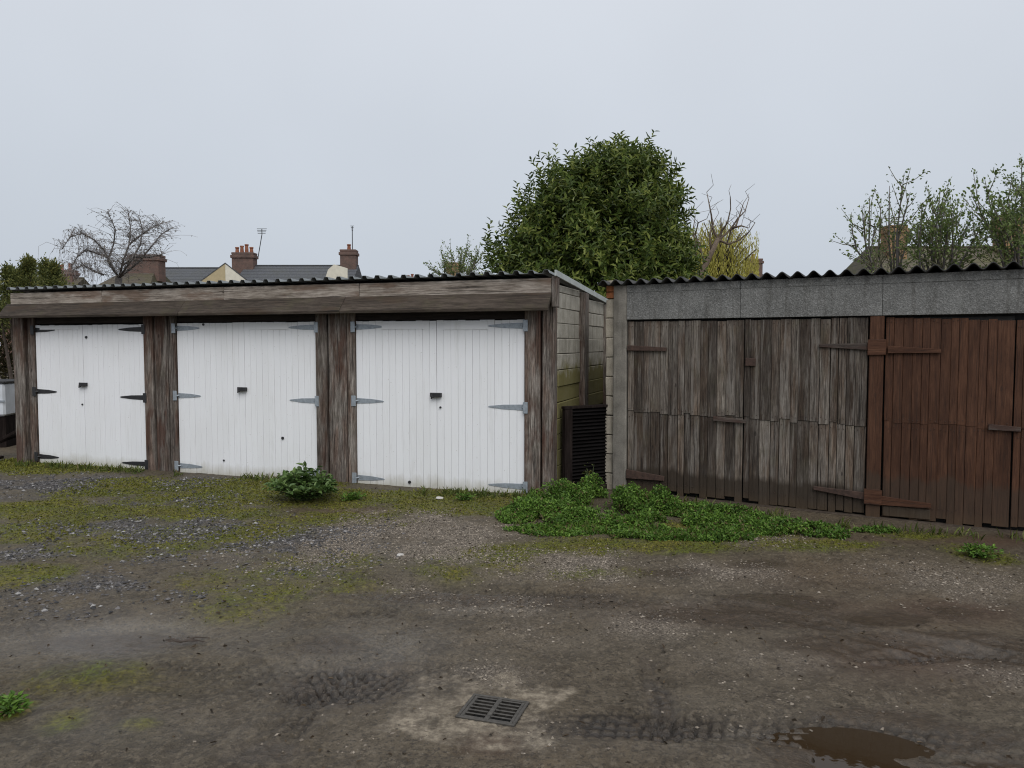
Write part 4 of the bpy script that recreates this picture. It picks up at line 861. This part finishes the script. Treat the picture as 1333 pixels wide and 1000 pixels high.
# container and timber beyond the left end
c = gnd(-14, 580); TK = empty('storage_tank', (c[0], c[1], 0), R(8), label='white boxy tank with dark lid beside the garage end post', cat='tank')
M['tank'] = plain('white_plastic', (.55,.58,.62), .5, 0, .12, 6)
box('body', M['tank'], TK, -.75, .42, -.35, .35, .50, 1.02, .03); box('lid', M['iron'], TK, -.77, .44, -.37, .37, 1.022, 1.06, .01)
for x in (-.6, -.2, .2): box('band', M['galv'], TK, x, x+.02, -.362, -.352, .5, 1.02, .002)
box('band', M['galv'], TK, -.76, .43, -.372, -.363, .73, .755, .002)
for x in (-.7, .3): box('leg', M['darkframe'], TK, x, x+.1, -.3, .3, -.05, .499, .005)
c = gnd(-6, 598); TB = None
for k, (a, b, lab) in enumerate([((-.45, -.05, 0.0), (.42, .25, .52), 'dark timber plank leaning low in front of the white tank'), ((-.6, .1, .02), (.3, .32, .38), 'shorter dark plank propped under the leaning one'), ((-.5, -.2, .04), (.2, -.16, .06), 'plank lying flat on earth under the leaning planks')]):
    m = MB(); a, b = Vector(a), Vector(b); d = (b-a).normalized(); s_ = d.cross(Vector((0, 0, 1))).normalized()*.05; u = s_.cross(d).normalized()*.02
    m.add([a-s_-u, a+s_-u, a+s_+u, a-s_+u, b-s_-u, b+s_-u, b+s_+u, b-s_+u], [(0,1,2,3),(7,6,5,4),(0,4,5,1),(1,5,6,2),(2,6,7,3),(3,7,4,0)])
    o = m.build('plank', M['darkframe'], None, .004); o.location = (c[0], c[1], -.01); tag(o, lab, 'plank')

# ------------------------------------------------------------------ houses behind
def tilemat(name, c0, c1, moss=0.0, sc=9.0):
    m = NT(name); v = m.obj(); n = m.noise(v, 1.4, 5, .6); n2 = m.noise(v, 12, 3)
    s_ = m.z()['Z']; wv = m.math('FRACT', m.math('MULTIPLY', s_, sc)); c = m.mix(m.mr(n2, .3, .7), c0, c1)
    c = m.mix(m.mr(wv, .2, .0, 0, .9), c, tuple(k*.3 for k in c0))
    if moss: c = m.mix(m.mr(n, .42, .62, 0, moss), c, (.075,.075,.022))
    m.bs(Base_Color=c, Roughness=.75); m.bump(wv, .8, .04); return m.m
M['slate'] = tilemat('slate_roof', (.045,.049,.057), (.095,.10,.112), .12, 4.2)
M['tile'] = tilemat('mossy_tile_roof', (.06,.05,.037), (.125,.105,.075), .7, 3.4)
M['redtile'] = tilemat('hip_tile_roof', (.055,.045,.035), (.1,.08,.055), .4)
M['cream'] = plain('cream_render', (.60,.57,.48), .9, 0, .1, 3)
M['tan'] = plain('tan_render', (.26,.20,.10), .9, 0, .2, 3)
def brickmat(name, c0, c1):
    m = NT(name); q = m.n('ShaderNodeTexBrick'); mp = m.n('ShaderNodeMapping'); tc_ = m.n('ShaderNodeTexCoord'); m.l(tc_.outputs['Object'], mp.inputs[0]); mp.inputs['Rotation'].default_value = (R(90), 0, 0)
    m.l(mp.outputs[0], q.inputs['Vector']); q.inputs['Color1'].default_value = (*c0, 1); q.inputs['Color2'].default_value = (*c1, 1); q.inputs['Mortar'].default_value = (.16,.14,.12, 1); q.inputs['Scale'].default_value = 4.5
    n = m.noise(m.obj(), 2.5, 4); m.bs(Base_Color=m.mix(m.mr(n, .4, .7, 0, .5), q.outputs[0], (.05,.042,.036)), Roughness=.9); return m.m
M['brickwall'] = brickmat('house_brick', (.13,.062,.045), (.17,.085,.06)); M['chim'] = brickmat('chimney_brick', (.10,.055,.044), (.15,.08,.062)); M['chimtan'] = brickmat('tan_chimney_brick', (.25,.14,.06), (.32,.19,.085))
M['pot'] = plain('clay_pot', (.23,.085,.045), .85, 0, .3, 6)
def chimney(parent, x, y, z0, wx, wy, h, pots, mat='chim'):
    k = box('chimney', M[mat], parent, x-wx/2, x+wx/2, y-wy/2, y+wy/2, z0, z0+h, .01)
    box('chimney_cap', M[mat], k, x-wx/2-.08, x+wx/2+.08, y-wy/2-.08, y+wy/2+.08, z0+h-.26, z0+h-.05, .02); box('chimney_top', M[mat], k, x-wx/2-.02, x+wx/2+.02, y-wy/2-.02, y+wy/2+.02, z0+h+.001, z0+h+.14, .02)
    for i in range(pots):
        px = x + (i-(pots-1)/2)*wx/max(pots, 1)*.9; m = MB(); r = .14; hh = .42 + .2*((i*7) % 3)/2
        m.lathe([(r*1.1, 0), (r, .06), (r*.8, hh-.1), (r*1.05, hh-.08), (r*1.05, hh)], (px, y, z0+h+.12), 10); m.build('chimney_pot', M['pot'], k)
    return k
def house(px, Y, x0p, x1p, ridge_py, eave_drop, depth, wall, roof, label, hip=(0, 0), rz=0.0):
    c = at(px, 447, Y); zr = at(px, ridge_py, Y).z; xa = (x0p-px)*Y/FPX; xb = (x1p-px)*Y/FPX; ze = zr - eave_drop
    Hh = empty('terraced_house', (c.x, Y, 0), rz, label=label, cat='house'); box('wall', M[wall], Hh, xa+.15, xb-.15, -depth/2+.25, depth/2-.25, -.1, ze, 0)
    r0, r1 = xa + hip[0], xb - hip[1]; m = MB(); d = depth/2
    m.add([(xa,-d,ze),(xb,-d,ze),(xb,d,ze),(xa,d,ze),(r0,0,zr),(r1,0,zr)], [(0,1,5,4),(2,3,4,5),(1,2,5),(3,0,4),(3,2,1,0)]); m.build('roof', M[roof], Hh)
    box('ridge', M[roof], Hh, r0, r1, -.09, .09, zr-.05, zr+.06, .03)
    return Hh, xa, xb, zr
# slate terrace with cream gable end
H1, xa, xb, zr = house(380, 55, 322, 468, 346, 2.3, 8, 'cream', 'slate', 'slate-roofed house with two chimneys and aerials beyond the garages')
for y, py in ((0, 0),):
    chimney(H1, (321-380)*.055, -.1, zr-.9, 1.5, .9, 1.65, 4); chimney(H1, (456-380)*.055, -.1, zr-.9, 1.1, .9, 1.85, 1)
def aerial(parent, x, z0, h, lean, w_):
    m = MB(); m.tube([(x, 0, z0), (x+lean, 0, z0+h*.8), (x+lean, 0, z0+h)], .03, 5)
    for k in range(4): m.tube([(x+lean-w_/2+.05*k, -.1*k, z0+h-.12*k), (x+lean+w_/2, -.1*k, z0+h-.12*k)], .018, 4)
    m.build('aerial', M['iron'], parent)
aerial(H1, (338-380)*.055, zr+.6, 2.0, .3, .7); aerial(H1, (460-380)*.055, zr+.7, 2.1, 0, .25)
m = MB(); gx0, gx1 = (438-380)*.055, (470-380)*.055
m.plate([(gx0, zr-2.2), (gx1, zr-2.2), (gx1, zr-.6), (gx0+.9, zr-.35), (gx0+.5, zr-.7)], -4.4, -4.2); m.build('parapet', M['cream'], H1)
# gable-fronted wing between the two slate roofs
c = at(295, 447, 52); GW = empty('gabled_house', (c.x, 52, 0), R(24), label='cream gable-ended slate house between the birch and the five-pot chimney', cat='house')
zg = at(290, 342, 52).z
box('wall', M['tan'], GW, -2.0, 2.0, .02, 6, -.1, zg-1.6, 0)
m = MB(); m.plate([(.002, -.1), (2.0, -.1), (2.0, zg-1.6), (.002, zg-.06)], -.1, 0); m.build('gable', M['cream'], GW)
m = MB(); m.plate([(-2.0, -.1), (-.002, -.1), (-.002, zg-.06), (-2.0, zg-1.6)], -.1, 0); m.build('gable', plain('buff_render', (.40,.33,.20), .9, 0, .1, 3), GW)
m = MB(); m.add([(-2.2,-.12,zg-1.76),(0,-.12,zg),(2.2,-.12,zg-1.76),(-2.2,6.2,zg-1.76),(0,6.2,zg),(2.2,6.2,zg-1.76),(-2.2,-.12,zg-1.84),(0,-.12,zg-.08),(2.2,-.12,zg-1.84),(-2.2,6.2,zg-1.9),(0,6.2,zg-.14),(2.2,6.2,zg-1.9)],
    [(0,1,4,3),(1,2,5,4),(6,9,10,7),(7,10,11,8),(0,6,7,1),(1,7,8,2),(3,4,10,9),(4,5,11,10),(0,3,9,6),(2,8,11,5)]); m.build('roof', M['slate'], GW)
H2, xa, xb, zr = house(245, 57, 196, 300, 349, 2.2, 8, 'tan', 'slate', 'low slate-roofed house between the brick hip-roofed house and the cream gable')
H3, xa, xb, zr = house(175, 50, 128, 226, 347, 2.6, 8, 'brickwall', 'redtile', 'hip-roofed house with a wide brick chimney behind the birch', hip=(2.4, 1.0))
chimney(H3, (196-175)*.05, -.3, zr-1.0, 2.0, 1.0, 1.55, 0)
H4, xa, xb, zr = house(80, 60, 40, 112, 362, 2.2, 8, 'brickwall', 'redtile', 'distant brick house whose chimney shows beside the evergreen shrubs')
chimney(H4, (91-80)*.06, -.2, zr-.6, 1.4, .9, 1.05, 2)
H5, xa, xb, zr = house(560, 75, 505, 620, 366, 2.4, 8, 'brickwall', 'slate', 'far house of which only chimneys show over the garage roof')
chimney(H5, (535-560)*.075, -.2, zr-.6, .9, .8, .62, 2); chimney(H5, (591-560)*.075, -.2, zr-.6, 1.35, .9, 2.2, 0, 'chimtan')
H6, xa, xb, zr = house(1230, 42, 1088, 1400, 322, 3.2, 9, 'tan', 'tile', 'mossy tiled house with two tan chimneys beyond the shed', hip=(1.6, 1.6))
chimney(H6, (1153-1230)*.042, -.6, zr-1.2, 1.0, .9, 2.1, 0, 'chimtan'); chimney(H6, (1302-1230)*.042, -.6, zr-1.4, 1.35, 1.0, 2.9, 0, 'chimtan')
H7, xa, xb, zr = house(955, 62, 900, 992, 358, 2.4, 8, 'brickwall', 'slate', 'far house behind the yellow willow with one chimney')
chimney(H7, (978-955)*.062, -.2, zr-.6, 1.2, .9, 1.7, 1)
